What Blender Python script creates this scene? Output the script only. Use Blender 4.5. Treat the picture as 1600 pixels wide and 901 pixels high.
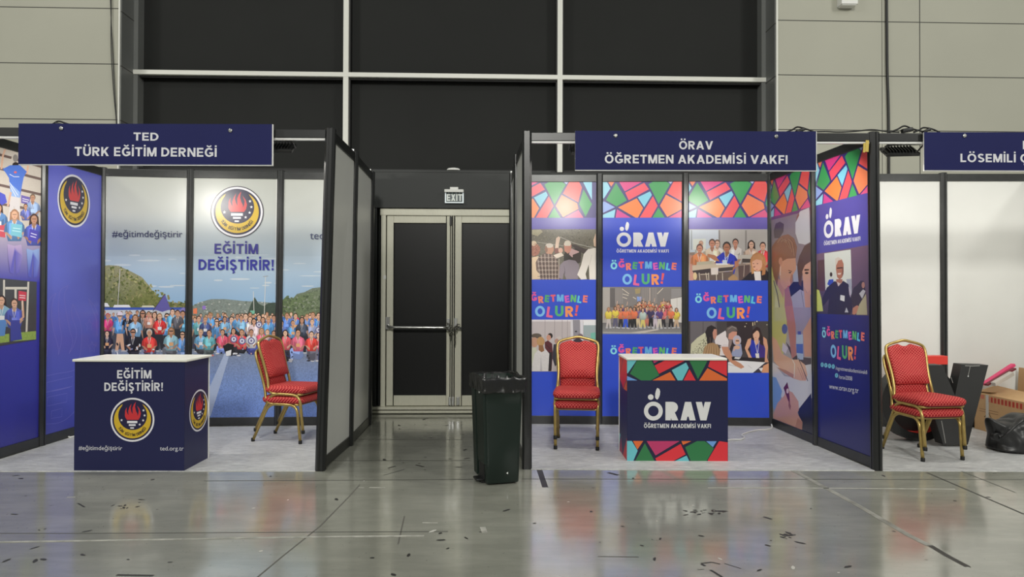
import bpy, math, random
from mathutils import Vector, Matrix, noise
from mathutils.geometry import intersect_line_plane
random.seed(7)
PI = math.pi
S = bpy.context.scene
for _o in list(bpy.data.objects): bpy.data.objects.remove(_o)
COL = S.collection

# ------------------------------------------------------------------ camera
F_PX, PITCH, ROLL, CZ = 1073.2, 0.0105, 0.003, 1.431
_c, _s = math.cos(PITCH), math.sin(PITCH)
_R2 = Matrix(((1, 0, 0), (0, _c, _s), (0, -_s, _c)))
_c, _s = math.cos(ROLL), math.sin(ROLL)
_R3 = Matrix(((_c, 0, _s), (0, 1, 0), (-_s, 0, _c)))
RC = _R3 @ _R2                                   # world -> (right, forward, up)
CAM = Vector((0, 0, CZ))
cd = bpy.data.cameras.new('camera'); cam = bpy.data.objects.new('camera', cd); COL.objects.link(cam)
cd.sensor_fit = 'HORIZONTAL'; cd.sensor_width = 36; cd.lens = F_PX / 1600 * 36
_B = Matrix((RC[0], RC[2], -RC[1])).transposed()
cam.matrix_world = Matrix.Translation(CAM) @ _B.to_4x4()
cd.clip_start = 0.05; cd.clip_end = 200
S.camera = cam
# ------------------------------------------------------------------ world, lights, exposure
S.view_settings.view_transform = 'Standard'; S.view_settings.look = 'None'
S.view_settings.gamma = 1.0; S.view_settings.use_curve_mapping = False
S.view_settings.exposure = 0.0
W = bpy.data.worlds.new('hall'); S.world = W; W.use_nodes = True
W.node_tree.nodes['Background'].inputs[0].default_value = (0.86, 0.9, 0.84, 1)
W.node_tree.nodes['Background'].inputs[1].default_value = 0.22
def area(name, loc, aim, sx, sy, power, color):
    l = bpy.data.lights.new(name, 'AREA'); l.shape = 'RECTANGLE'; l.size = sx; l.size_y = sy
    l.energy = power; l.color = color
    o = bpy.data.objects.new(name, l); COL.objects.link(o); o.location = loc
    o.rotation_euler = (Vector(aim) - Vector(loc)).to_track_quat('-Z', 'Y').to_euler()
    return o
HALL = (1.0, 0.985, 0.92)
for hx, hy, pw in ((-12, -5, 400), (12, -5, 500), (0, -13, 1500), (-7, 1.5, 90), (7, 1.5, 90)):
    area('hall_lamp', (hx, hy, 9.0), (hx * .15, 5.0, 1.5), 1.6, 1.6, pw, HALL)
FLOOD_W = 15.0
# ------------------------------------------------------------------ helpers
def lin(c):
    r = []
    for v in c[:3]:
        v = v / 255.0
        r.append(v / 12.92 if v <= .04045 else ((v + .055) / 1.055) ** 2.4)
    return tuple(r)
def ray(u, v):
    return RC.transposed() @ Vector(((u - 800) / F_PX, 1, (450.5 - v) / F_PX))
def at_y(u, v, y): d = ray(u, v); return CAM + d * (y / d.y)
def at_z(u, v, z=0.0): d = ray(u, v); return CAM + d * ((z - CZ) / d.z)
def at_x(u, v, x): d = ray(u, v); return CAM + d * (x / d.x)

def nt(name):
    m = bpy.data.materials.new(name); m.use_nodes = True
    return m, m.node_tree.nodes, m.node_tree.links, m.node_tree.nodes['Principled BSDF']
def mat(name, rgb, rough=.5, metal=0.0, spec=.5, var=0.0, vscale=20.0, bump=0.0, bscale=80.0, emit=0.0, coat=0.0, dark=None, stretch=None):
    m, N, L, b = nt(name)
    c = lin(rgb); b.inputs['Base Color'].default_value = (*c, 1)
    b.inputs['Roughness'].default_value = rough; b.inputs['Metallic'].default_value = metal
    b.inputs['Specular IOR Level'].default_value = spec
    if coat: b.inputs['Coat Weight'].default_value = coat; b.inputs['Coat Roughness'].default_value = .12
    if emit: b.inputs['Emission Color'].default_value = (*c, 1); b.inputs['Emission Strength'].default_value = emit
    tc = N.new('ShaderNodeTexCoord'); src = tc.outputs['Object']
    if stretch:
        mp = N.new('ShaderNodeMapping'); mp.inputs['Scale'].default_value = stretch; L.new(src, mp.inputs[0]); src = mp.outputs[0]
    if var:
        n = N.new('ShaderNodeTexNoise'); n.inputs['Scale'].default_value = vscale; n.inputs['Detail'].default_value = 6
        L.new(src, n.inputs['Vector'])
        r = N.new('ShaderNodeValToRGB'); r.color_ramp.elements[0].position = .3; r.color_ramp.elements[1].position = .7
        d = lin(dark) if dark else tuple(x * (1 - var) for x in c)
        r.color_ramp.elements[0].color = (*d, 1); r.color_ramp.elements[1].color = (*c, 1)
        L.new(n.outputs['Fac'], r.inputs[0]); L.new(r.outputs[0], b.inputs['Base Color'])
    if bump:
        n2 = N.new('ShaderNodeTexNoise'); n2.inputs['Scale'].default_value = bscale; n2.inputs['Detail'].default_value = 4
        L.new(src, n2.inputs['Vector'])
        bp = N.new('ShaderNodeBump'); bp.inputs['Strength'].default_value = bump; bp.inputs['Distance'].default_value = .01
        L.new(n2.outputs['Fac'], bp.inputs['Height']); L.new(bp.outputs[0], b.inputs['Normal'])
    return m

class MB:
    def __init__(s): s.v = []; s.f = []; s.m = []; s.sm = []
    def add(s, vs, fs, mi=0, smooth=False):
        k = len(s.v); s.v += [Vector(p) for p in vs]
        for f in fs: s.f.append([i + k for i in f]); s.m.append(mi); s.sm.append(smooth)
        return s
    def hexa(s, p, mi=0):      # p: 8 points, bottom ring of 4 then top ring of 4
        return s.add(p, [(3, 2, 1, 0), (4, 5, 6, 7), (0, 1, 5, 4), (1, 2, 6, 5), (2, 3, 7, 6), (3, 0, 4, 7)], mi)
    def box(s, c, d, mi=0, rot=None):
        x, y, z = d[0] / 2, d[1] / 2, d[2] / 2
        p = [Vector(q) for q in ((-x, -y, -z), (x, -y, -z), (x, y, -z), (-x, y, -z), (-x, -y, z), (x, -y, z), (x, y, z), (-x, y, z))]
        if rot is not None: p = [rot @ q for q in p]
        return s.hexa([q + Vector(c) for q in p], mi)
    def bevbox(s, c, d, r=.01, mi=0, rot=None, n=3):
        """box with rounded vertical edges and softened top/bottom rims"""
        x, y, z = d[0] / 2, d[1] / 2, d[2] / 2
        def ring(ins, zz):
            o = []
            for sx, sy, a0 in ((1, 1, 0), (-1, 1, PI / 2), (-1, -1, PI), (1, -1, 1.5 * PI)):
                for k in range(n + 1):
                    a = a0 + k * PI / 2 / n
                    o.append(Vector((sx * (x - r) + (r - ins) * math.cos(a), sy * (y - r) + (r - ins) * math.sin(a), zz)))
            return o
        q = min(r, z) * .6
        rings = [ring(q, -z), ring(q * .3, -z + q * .3), ring(0, -z + q), ring(0, z - q), ring(q * .3, z - q * .3), ring(q, z)]
        return s.loft(rings, c, mi, rot)
    def loft(s, rings, c=(0, 0, 0), mi=0, rot=None, cap=True, smooth=True):
        n = len(rings[0]); vs = []; fs = []
        for r in rings:
            for p in r:
                p = Vector(p)
                if rot is not None: p = rot @ p
                vs.append(p + Vector(c))
        for i in range(len(rings) - 1):
            for j in range(n):
                a, b = i * n + j, i * n + (j + 1) % n
                fs.append((a, b, b + n, a + n))
        s.add(vs, fs, mi, smooth)
        if cap:
            k = len(s.v) - len(vs)
            s.f.append([k + j for j in reversed(range(n))]); s.m.append(mi); s.sm.append(False)
            s.f.append([k + (len(rings) - 1) * n + j for j in range(n)]); s.m.append(mi); s.sm.append(False)
        return s
    def tube(s, pts, r, n=10, mi=0, closed=False, sx=1.0):
        pts = [Vector(p) for p in pts]; rings = []; up = None; N = len(pts)
        for i, p in enumerate(pts):
            if closed: t = (pts[(i + 1) % N] - pts[i - 1])
            else: t = (pts[min(i + 1, N - 1)] - pts[max(i - 1, 0)])
            t.normalize()
            if up is None:
                up = Vector((0, 0, 1)) if abs(t.z) < .9 else Vector((1, 0, 0))
            a = (up - t * up.dot(t)).normalized(); b = t.cross(a); up = a
            rr = r[i] if isinstance(r, (list, tuple)) else r
            rings.append([p + (a * math.cos(2 * PI * k / n) + b * math.sin(2 * PI * k / n) * sx) * rr for k in range(n)])
        if closed: rings.append(rings[0])
        return s.loft(rings, mi=mi, cap=not closed)
    def prism(s, poly, d, mi=0):     # poly: list of Vectors (planar), d: extrusion vector
        n = len(poly); d = Vector(d); vs = [Vector(p) for p in poly] + [Vector(p) + d for p in poly]
        fs = [list(reversed(range(n))), [n + i for i in range(n)]] + [(i, (i + 1) % n, n + (i + 1) % n, n + i) for i in range(n)]
        return s.add(vs, fs, mi)

ROOTM = {}
def obj(name, mb, mats, parent=None, world=True):
    me = bpy.data.meshes.new(name)
    vs = mb.v
    if parent is not None and world:
        inv = ROOTM.get(parent.name, Matrix.Identity(4)).inverted(); vs = [inv @ p for p in vs]
    me.from_pydata([tuple(p) for p in vs], [], mb.f)
    for m in (mats if isinstance(mats, (list, tuple)) else [mats]): me.materials.append(m)
    me.polygons.foreach_set('material_index', mb.m); me.polygons.foreach_set('use_smooth', mb.sm)
    me.update()
    o = bpy.data.objects.new(name, me); COL.objects.link(o)
    if parent is not None: o.parent = parent
    ROOTM[o.name] = ROOTM.get(parent.name, Matrix.Identity(4)) if parent is not None else Matrix.Identity(4)
    return o
def sub(o, lv=1):
    m = o.modifiers.new('sub', 'SUBSURF'); m.levels = lv; m.render_levels = lv; return o
def bev(o, w=.004, n=2):
    m = o.modifiers.new('bevel', 'BEVEL'); m.width = w; m.segments = n; m.limit_method = 'ANGLE'; return o
def tag(o, label, cat, group=None):
    o['label'] = label; o['category'] = cat
    if group: o['group'] = group
    return o
def thing(name, label, cat, loc=(0, 0, 0), rotz=0.0, group=None):
    o = bpy.data.objects.new(name, None); COL.objects.link(o); o.empty_display_size = .1
    o.location = loc; o.rotation_euler = (0, 0, rotz)
    ROOTM[o.name] = Matrix.Translation(Vector(loc)) @ Matrix.Rotation(rotz, 4, 'Z')
    return tag(o, label, cat, group)
def struct(o): o['kind'] = 'structure'; return o
def dup(root, loc, rotz, label):
    r = root.copy(); COL.objects.link(r); r.location = loc; r.rotation_euler = (0, 0, rotz); r['label'] = label
    for ch in list(root.children):
        c = ch.copy(); COL.objects.link(c); c.parent = r
        for g in list(ch.children):
            d = g.copy(); COL.objects.link(d); d.parent = c
    return r
def arc(c, r, a0, a1, n=8): return [(c[0] + r * math.cos(a0 + (a1 - a0) * k / n), c[1] + r * math.sin(a0 + (a1 - a0) * k / n)) for k in range(n + 1)]
def smooth_path(pts, n=6):
    """Catmull-Rom through pts"""
    P = [Vector(p) for p in pts]; P = [P[0] * 2 - P[1]] + P + [P[-1] * 2 - P[-2]]; out = []
    for i in range(1, len(P) - 2):
        for k in range(n):
            t = k / n; a, b, c, d = P[i - 1], P[i], P[i + 1], P[i + 2]
            out.append(.5 * ((2 * b) + (c - a) * t + (2 * a - 5 * b + 4 * c - d) * t * t + (3 * b - a - 3 * c + d) * t ** 3))
    out.append(P[-2]); return out
def fillet(pts, r, n=5):
    """round the corners of a polyline"""
    P = [Vector(p) for p in pts]; out = [P[0]]
    for i in range(1, len(P) - 1):
        a, b, c = P[i - 1], P[i], P[i + 1]
        d1, d2 = (a - b), (c - b); q = min(r, d1.length * .48, d2.length * .48)
        p0, p2 = b + d1.normalized() * q, b + d2.normalized() * q
        for k in range(n + 1):
            t = k / n; out.append(p0 * (1 - t) ** 2 + b * 2 * t * (1 - t) + p2 * t * t)
    out.append(P[-1]); return out

# ------------------------------------------------------------------ printing: flat artwork as coloured faces on a real board
def print_material(name, rough, spec=.5):
    m, N, L, b = nt(name)
    at = N.new('ShaderNodeAttribute'); at.attribute_name = 'Col'
    geo = N.new('ShaderNodeNewGeometry')
    n = N.new('ShaderNodeTexNoise'); n.inputs['Scale'].default_value = 70; n.inputs['Detail'].default_value = 8; n.inputs['Roughness'].default_value = .75
    L.new(geo.outputs['Position'], n.inputs['Vector'])
    def mth(op, a, bb):
        q = N.new('ShaderNodeMath'); q.operation = op
        for i, x in enumerate((a, bb)):
            if isinstance(x, (int, float)): q.inputs[i].default_value = x
            else: L.new(x, q.inputs[i])
        return q.outputs[0]
    k = mth('MULTIPLY', mth('SUBTRACT', n.outputs['Fac'], .5), 5.0)
    k = mth('ADD', mth('MULTIPLY', k, at.outputs['Alpha']), 1.0)
    k = mth('MAXIMUM', k, .12)
    vm = N.new('ShaderNodeVectorMath'); vm.operation = 'SCALE'
    L.new(at.outputs['Color'], vm.inputs[0]); L.new(k, vm.inputs['Scale'])
    L.new(vm.outputs[0], b.inputs['Base Color'])
    b.inputs['Roughness'].default_value = rough; b.inputs['Specular IOR Level'].default_value = spec
    return m
PRINT_GLOSS = print_material('glossy_print', .29, .7)
PRINT_SATIN = print_material('satin_print', .42, .4)
INK = 1.0
_glyphs = {}
def glyphs(body, off):
    k = (body, off)
    if k not in _glyphs:
        c = bpy.data.curves.new('t', 'FONT'); c.body = body; c.resolution_u = 3; c.offset = off
        o = bpy.data.objects.new('t', c); me = o.to_mesh()
        vs = [(v.co.x, v.co.y) for v in me.vertices]; fs = [tuple(p.vertices) for p in me.polygons]
        o.to_mesh_clear(); bpy.data.objects.remove(o); bpy.data.curves.remove(c)
        _glyphs[k] = (vs, fs)
    return _glyphs[k]

def _strk(pts, w):
    """quads of a stroked polyline with mitred joints"""
    n = len(pts); L_, R_ = [], []
    for i in range(n):
        d0 = d1 = None
        if i > 0: d0 = Vector((pts[i][0] - pts[i - 1][0], pts[i][1] - pts[i - 1][1])).normalized()
        if i < n - 1: d1 = Vector((pts[i + 1][0] - pts[i][0], pts[i + 1][1] - pts[i][1])).normalized()
        t = ((d0 or d1) + (d1 or d0)).normalized(); m = Vector((-t.y, t.x)); k = w / 2 / max(.4, m.dot(Vector((-(d0 or d1).y, (d0 or d1).x))))
        L_.append((pts[i][0] + m.x * k, pts[i][1] + m.y * k)); R_.append((pts[i][0] - m.x * k, pts[i][1] - m.y * k))
    return [[L_[i], L_[i + 1], R_[i + 1], R_[i]] for i in range(n - 1)]
def _arc(cx, cy, rx, ry, a0, a1, n=14): return [(cx + rx * math.cos(math.radians(a0 + (a1 - a0) * k / n)), cy + ry * math.sin(math.radians(a0 + (a1 - a0) * k / n))) for k in range(n + 1)]
def _yclip(q, y0=0.0, y1=1.0):
    for lim, sg in ((y0, 1), (y1, -1)):
        o = []
        for i in range(len(q)):
            a, b = q[i - 1], q[i]; da, db = (a[1] - lim) * sg, (b[1] - lim) * sg
            if (da >= 0) != (db >= 0): k = da / (da - db); o.append((a[0] + (b[0] - a[0]) * k, lim))
            if db >= 0: o.append(b)
        q = o
    return q
_caps = {}
def cap_glyph(ch, w):
    """geometric sans capital of height 1 -> (polygons, width)"""
    if (ch, w) in _caps: return _caps[(ch, w)]
    h = w / 2; P = []; R = lambda x0, y0, x1, y1: P.append([(x0, y0), (x1, y0), (x1, y1), (x0, y1)])
    ST = lambda pts, ww: P.append(('many', _strk(pts, ww)))
    S_ = lambda pts, ww=w: ST(pts, ww)
    base = {'Ö': 'O', 'Ü': 'U', 'Ğ': 'G', 'İ': 'I', 'Ş': 'S', 'Ç': 'C'}.get(ch, ch)
    if base == 'E': W_ = .62; R(0, 0, w, 1); R(w, 0, W_, w); R(w, .5 - h * .9, W_ - .04, .5 + h * .9); R(w, 1 - w, W_ - .01, 1)
    elif base == 'F': W_ = .58; R(0, 0, w, 1); R(w, .5 - h, W_ - .05, .5 + h * .8); R(w, 1 - w, W_, 1)
    elif base == 'L': W_ = .57; R(0, 0, w, 1); R(w, 0, W_, w)
    elif base == 'T': W_ = .68; R(0, 1 - w, W_, 1); R(W_ / 2 - h, 0, W_ / 2 + h, 1 - w)
    elif base == 'I': W_ = w; R(0, 0, w, 1)
    elif base == '!': W_ = w * 1.1; P.append([(w * .22, .32), (w * .88, .32), (w * 1.1, 1), (0, 1)]); R(w * .05, 0, w * 1.05, w)
    elif base == 'N': W_ = .76; R(0, 0, w, 1); R(W_ - w, 0, W_, 1); P.append([(0, 1), (w * 1.12, 1), (W_, 0), (W_ - w * 1.12, 0)])
    elif base == 'M':
        W_ = .9; R(0, 0, w * .95, 1); R(W_ - w * .95, 0, W_, 1); c = W_ / 2
        P.append([(0, 1), (w * 1.3, 1), (c + w * .5, 0), (c - w * .5, 0)]); P.append([(W_ - w * 1.3, 1), (W_, 1), (c + w * .5, 0), (c - w * .5, 0)])
    elif base in 'AV':
        W_ = .84; c = W_ / 2; q = [[(0, 0), (w * 1.12, 0), (c + w * .56, 1), (c - w * .56, 1)], [(W_ - w * 1.12, 0), (W_, 0), (c + w * .56, 1), (c - w * .56, 1)]]
        if base == 'A': P.extend(q); R(.2, .2, W_ - .2, .2 + w * .85)
        else: P.extend([[(x, 1 - y) for x, y in k] for k in q])
    elif base == 'K':
        W_ = .76; R(0, 0, w, 1)
        P.append(_yclip(_strk([(w * .6, .28), (.76 - w * .55, 1.08)], w * 1.05)[0])); P.append(_yclip(_strk([(.27, .66), (.76 - w * .45, -.1)], w * 1.08)[0]))
    elif base == 'R':
        W_ = .72; R(0, 0, w, 1); b0 = .72 - w; S_([(w, 1 - h), (.38, 1 - h)] + _arc(.38, (1 + .4) / 2, .30 - h + .01, .3 - h, 88, -88) + [(.38, .4 + h), (w, .4 + h)])
        P.append(_yclip(_strk([(.30, .52), (.72 - w * .5, -.08)], w * 1.08)[0]))
    elif base == 'D': W_ = .76; R(0, 0, w, 1); S_([(w, 1 - h), (.3, 1 - h)] + _arc(.3, .5, .46 - h, .5 - h, 88, -88, 20) + [(.3, h), (w, h)])
    elif base == 'O': W_ = .88; S_(_arc(.44, .5, .44 - h, .51 - h, 0, 360, 30))
    elif base == 'C': W_ = .78; S_(_arc(.43, .5, .43 - h, .51 - h, 42, 318, 24))
    elif base == 'G': W_ = .82; S_(_arc(.43, .5, .43 - h, .51 - h, 42, 322, 24)); R(.43, .52 - w, W_, .52); R(W_ - w, .12, W_, .5)
    elif base == 'U': W_ = .74; S_([(h, 1), (h, .36)] + _arc(.37, .36, .37 - h, .37 - h, 184, 356) + [(.74 - h, .36), (.74 - h, 1)])
    elif base == 'S': W_ = .68; S_(_arc(.34, .74 - h * .12, .31 - h, .27 - h * .8, 25, 265, 14)[:-1] + _arc(.34, .26 + h * .12, .34 - h, .27 - h * .8, 85, -155, 14))
    elif base == 'X': W_ = .76; P.append([(0, 0), (w * 1.2, 0), (.76, 1), (.76 - w * 1.2, 1)]); P.append([(.76 - w * 1.2, 0), (.76, 0), (w * 1.2, 1), (0, 1)])
    elif base == '/': W_ = .4; P.append([(0, 0), (w, 0), (.4, 1), (.4 - w, 1)])
    else: W_ = .35
    c = W_ / 2; d = w * .95
    if ch in 'ÖÜ':
        for q in (-1, 1): R(c + q * .17 - d / 2, 1.1, c + q * .17 + d / 2, 1.1 + d)
    if ch == 'İ': R(c - d / 2, 1.1, c + d / 2, 1.1 + d)
    if ch == 'Ğ': ST(_arc(c, 1.3, .19, .17, 190, 350, 8), w * .7)
    if ch in 'ŞÇ': ST([(c, .02), (c, -.08)] + _arc(c, -.17, .11, .09, 80, -120, 6), w * .6)
    G_ = []
    for i, q in enumerate(P): G_ += [(i, k) for k in q[1]] if q[0] == 'many' else [(i, q)]
    _caps[(ch, w)] = (G_, W_); return _caps[(ch, w)]
STEP = 2.0e-5
class Print:
    """artwork on the plane through o with axes s (right) and t (up); n points at the viewer's side"""
    def __init__(p, o, s, t, n, clip=None):
        p.o, p.s, p.t, p.n = Vector(o), Vector(s).normalized(), Vector(t).normalized(), Vector(n).normalized()
        p.v = []; p.f = []; p.c = []; p.z = 0; p.clip = clip
    def px(p, u, v):
        d = ray(u, v); k = (p.o - CAM).dot(p.n) / d.dot(p.n); q = CAM + d * k - p.o
        # solve in the (possibly leaning) plane
        return (q.dot(p.s), q.dot(p.t))
    def _clip(p, pts, cols):
        if p.clip is None: return pts, cols
        s0, t0, s1, t1 = p.clip
        for ax, lim, sg in ((0, s0, 1), (0, s1, -1), (1, t0, 1), (1, t1, -1)):
            if not pts: break
            np_, nc = [], []
            for i in range(len(pts)):
                a, b = pts[i - 1], pts[i]; ca, cb = cols[i - 1], cols[i]
                da, db = (a[ax] - lim) * sg, (b[ax] - lim) * sg
                if (da >= 0) != (db >= 0):
                    k = da / (da - db)
                    np_.append(tuple(a[j] + (b[j] - a[j]) * k for j in (0, 1))); nc.append(tuple(ca[j] + (cb[j] - ca[j]) * k for j in range(4)))
                if db >= 0: np_.append(b); nc.append(cb)
            pts, cols = np_, nc
        return pts, cols
    def st(p, pts, col, grain=0.0, lift=True):
        if isinstance(col[0], (int, float)): cols = [(*lin(col), grain)] * len(pts)
        else: cols = [(*lin(c), grain) for c in col]
        cols = [tuple(min(.92, x * INK) for x in c[:3]) + (c[3],) for c in cols]
        pts, cols = p._clip([tuple(q) for q in pts], cols)
        if len(pts) < 3: return
        if lift is True: p.z += 1
        k = len(p.v); h = (p.z + (lift if lift not in (True, False) else 0)) * STEP
        p.v += [p.o + p.s * a + p.t * b + p.n * h for a, b in pts]
        p.f.append(list(range(k, k + len(pts)))); p.c.append(cols)
    def poly(p, pts, col, grain=0.0, lift=True): p.st([p.px(*q) for q in pts], col, grain, lift)
    def rect(p, u0, v0, u1, v1, col, grain=0.0):
        if not isinstance(col[0], (int, float)): col = [col[0], col[0], col[1], col[1]]   # top, bottom
        p.poly([(u0, v0), (u1, v0), (u1, v1), (u0, v1)], col, grain)
    def ell(p, u, v, ru, rv, col, grain=0.0, n=14, rot=0.0, lift=True):
        c, s = math.cos(rot), math.sin(rot); q = []
        for k in range(n):
            a = 2 * PI * k / n; x, y = ru * math.cos(a), rv * math.sin(a); q.append((u + x * c - y * s, v + x * s + y * c))
        p.poly(q, col, grain, lift)
    def line(p, pts, w, col, grain=0.0):
        """stroke of constant pixel width along a polyline"""
        L_, R_ = [], []
        for i, (x, y) in enumerate(pts):
            a = pts[max(0, i - 1)]; b = pts[min(len(pts) - 1, i + 1)]; dx, dy = b[0] - a[0], b[1] - a[1]; l = math.hypot(dx, dy) or 1
            L_.append((x - dy / l * w / 2, y + dx / l * w / 2)); R_.append((x + dy / l * w / 2, y - dx / l * w / 2))
        p.z += 1
        for i in range(len(pts) - 1): p.poly([L_[i], L_[i + 1], R_[i + 1], R_[i]], col, grain, False)
    def curve(p, pts, w, col): p.line([(q.x, q.y) for q in smooth_path([(a, b, 0) for a, b in pts], 6)], w, col)
    def text(p, body, u0, v0, u1, v1, col, off=.02, cap=None, top=None):
        """baseline from pixel (u0,v0) to (u1,v1); cap: height of capitals in pixels"""
        a, b = Vector(p.px(u0, v0)), Vector(p.px(u1, v1))
        vs, fs = glyphs(body, off); x0 = min(q[0] for q in vs); x1 = max(q[0] for q in vs)
        ex = (b - a) / (x1 - x0); k = ex.length; ey = Vector((-ex.y, ex.x))
        if cap:
            h = (Vector(p.px(u0, v0 - cap)) - a).length; ey = ey * (h / (.73 * k))
        p.z += 1
        for f in fs:
            p.st([tuple(a + ex * (vs[i][0] - x0) + ey * vs[i][1]) for i in f], col, 0, False)
    def glyph_at(p, ch, c, size, rot, col, off=.03, wx=1.0):
        """one character centred at plane point c"""
        vs, fs = glyphs(ch, off); x0 = min(q[0] for q in vs); x1 = max(q[0] for q in vs)
        co, si = math.cos(rot), math.sin(rot); p.z += 1
        for f in fs:
            q = []
            for i in f:
                x, y = (vs[i][0] - (x0 + x1) / 2) * size * wx, (vs[i][1] - .36) * size
                q.append((c[0] + x * co - y * si, c[1] + x * si + y * co))
            p.st(q, col, 0, False)
    def caps(p, body, u0, v0, u1, v1, cap, col, w=.2, gap=.13, ew=None):
        """geometric capitals, baseline from pixel (u0,v0) to (u1,v1), capitals cap pixels high"""
        a, b = Vector(p.px(u0, v0)), Vector(p.px(u1, v1)); top = Vector(p.px(u0, v0 - cap)); tot = 0; gl = []
        for ch in body:
            if ch == ' ': gl.append((None, tot)); tot += .33; continue
            P, W_ = cap_glyph(ch, w); gl.append((P, tot)); tot += W_ + gap
        tot -= gap; ex = (b - a) / tot; ey = (top - a).length * Vector((-ex.y, ex.x)).normalized(); p.z += 1
        for P, x0 in gl:
            for g, q in P or (): p.st([tuple(a + ex * (x0 + x) + ey * y) for x, y in q], col, 0, g + .01)
    def cap_at(p, ch, c, size, rot, col, w=.22, wx=1.0):
        P, W_ = cap_glyph(ch, w); co, si = math.cos(rot), math.sin(rot); p.z += 1
        for g, q in P:
            o = []
            for x, y in q:
                x, y = (x - W_ / 2) * size * wx, (y - .5) * size; o.append((c[0] + x * co - y * si, c[1] + x * si + y * co))
            p.st(o, col, 0, g + .01)
        p.z += 2
    def build(p, name, parent, m):
        me = bpy.data.meshes.new(name)
        inv = ROOTM.get(parent.name, Matrix.Identity(4)).inverted()
        me.from_pydata([tuple(inv @ q) for q in p.v], [], p.f); me.materials.append(m)
        ca = me.color_attributes.new('Col', 'FLOAT_COLOR', 'CORNER'); flat = []
        for c in p.c:
            for q in c: flat += q
        ca.data.foreach_set('color', flat); me.update()
        o = bpy.data.objects.new(name, me); COL.objects.link(o); o.parent = parent
        ROOTM[o.name] = ROOTM[parent.name]
        return o

# ------------------------------------------------------------------ materials
M_CLAD = mat('wall_cladding', (175, 174, 160), .6, var=.05, vscale=1.2)
M_JOINT = mat('cladding_joint', (70, 70, 66), .8)
M_REVEAL = mat('reveal_metal', (112, 114, 112), .45, var=.08, vscale=2)
M_BLIND = mat('dark_blind', (37, 38, 37), .7, spec=.2, var=.1, vscale=1.5)
M_BAY = mat('dark_painted_wall', (36, 39, 38), .55, var=.1, vscale=2)
M_GASKET = mat('black_gasket', (18, 18, 19), .6)
M_MULL = mat('white_mullion', (222, 222, 214), .4)
M_ALU = mat('brushed_aluminium', (216, 214, 196), .42, metal=.05, var=.12, vscale=30, stretch=(8, 8, .6))
M_STEEL = mat('steel', (190, 190, 188), .28, metal=.9)
M_CHAIN = mat('chain_steel', (120, 118, 110), .4, metal=.9)
M_GLASSBLACK = mat('blacked_out_glass', (20, 20, 21), .35, spec=.3, var=.1, vscale=3)
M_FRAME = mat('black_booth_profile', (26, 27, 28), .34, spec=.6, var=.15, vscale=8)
M_FRAMELIT = mat('black_profile_painted_lit', (64, 65, 65), .28, spec=.8, metal=.5, var=.2, vscale=14)  # same black profile, lamp light on it painted in as paler grey
M_BOARD = mat('white_board', (220, 220, 216), .38, var=.03, vscale=3)
M_STRIP = mat('white_strip', (226, 226, 224), .4)
M_NAVY = mat('sign_navy', (28, 32, 84), .6, spec=.2, var=.06, vscale=3)
M_LETTER = mat('sign_lettering', (222, 222, 226), .4)
M_GOLD = mat('gold_tube', (190, 164, 98), .3, metal=.65, var=.18, vscale=25)
M_RUBBER = mat('black_rubber', (20, 20, 20), .7)
M_BLACKPL = mat('black_plastic', (24, 24, 25), .45)
M_WHITE = mat('white_plastic', (226, 226, 222), .45)
M_CNAVY = mat('counter_navy', (34, 37, 76), .36, var=.05, vscale=4)

# floor: polished greenish concrete
def floor_material():
    m, N, L, b = nt('polished_concrete')
    g = N.new('ShaderNodeNewGeometry')
    def noi(sc, det, stretch=None):
        n = N.new('ShaderNodeTexNoise'); n.inputs['Scale'].default_value = sc; n.inputs['Detail'].default_value = det; n.inputs['Roughness'].default_value = .6
        if stretch:
            mp = N.new('ShaderNodeMapping'); mp.inputs['Scale'].default_value = stretch; L.new(g.outputs['Position'], mp.inputs[0]); L.new(mp.outputs[0], n.inputs['Vector'])
        else: L.new(g.outputs['Position'], n.inputs['Vector'])
        return n.outputs['Fac']
    def ramp(f, p0, c0, p1, c1):
        r = N.new('ShaderNodeValToRGB'); e = r.color_ramp.elements; e[0].position = p0; e[0].color = (*c0, 1); e[1].position = p1; e[1].color = (*c1, 1); L.new(f, r.inputs[0]); return r.outputs[0]
    base = ramp(noi(.9, 6), .35, lin((149, 150, 139)), .68, lin((168, 169, 157)))
    fine = ramp(noi(2.2, 9, (1, 3.5, 1)), .42, (.86, .86, .86), .62, (1, 1, 1))
    mx = N.new('ShaderNodeMixRGB'); mx.blend_type = 'MULTIPLY'; mx.inputs[0].default_value = 1
    L.new(base, mx.inputs[1]); L.new(fine, mx.inputs[2])
    spk = ramp(noi(38, 3), .28, (.55, .55, .54), .34, (1, 1, 1))
    mx2 = N.new('ShaderNodeMixRGB'); mx2.blend_type = 'MULTIPLY'; mx2.inputs[0].default_value = .8
    L.new(mx.outputs[0], mx2.inputs[1]); L.new(spk, mx2.inputs[2]); L.new(mx2.outputs[0], b.inputs['Base Color'])
    rr = ramp(noi(3, 6), .3, (.1,) * 3, .75, (.2,) * 3); L.new(rr, b.inputs['Roughness'])
    b.inputs['IOR'].default_value = 2.05; b.inputs['Coat Weight'].default_value = .4; b.inputs['Coat IOR'].default_value = 1.6; L.new(rr, b.inputs['Coat Roughness'])
    bp = N.new('ShaderNodeBump'); bp.inputs['Strength'].default_value = .025; bp.inputs['Distance'].default_value = .01
    L.new(noi(5, 3), bp.inputs['Height']); L.new(bp.outputs[0], b.inputs['Normal'])
    return m
M_FLOOR = floor_material()
M_CRACK = mat('floor_joint', (62, 62, 58), .7)
M_SCUFF = mat('floor_scuff', (48, 48, 46), .5)
M_TAPE = mat('worn_tape', (196, 195, 186), .55, var=.35, vscale=14, dark=(140, 140, 132))
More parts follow.
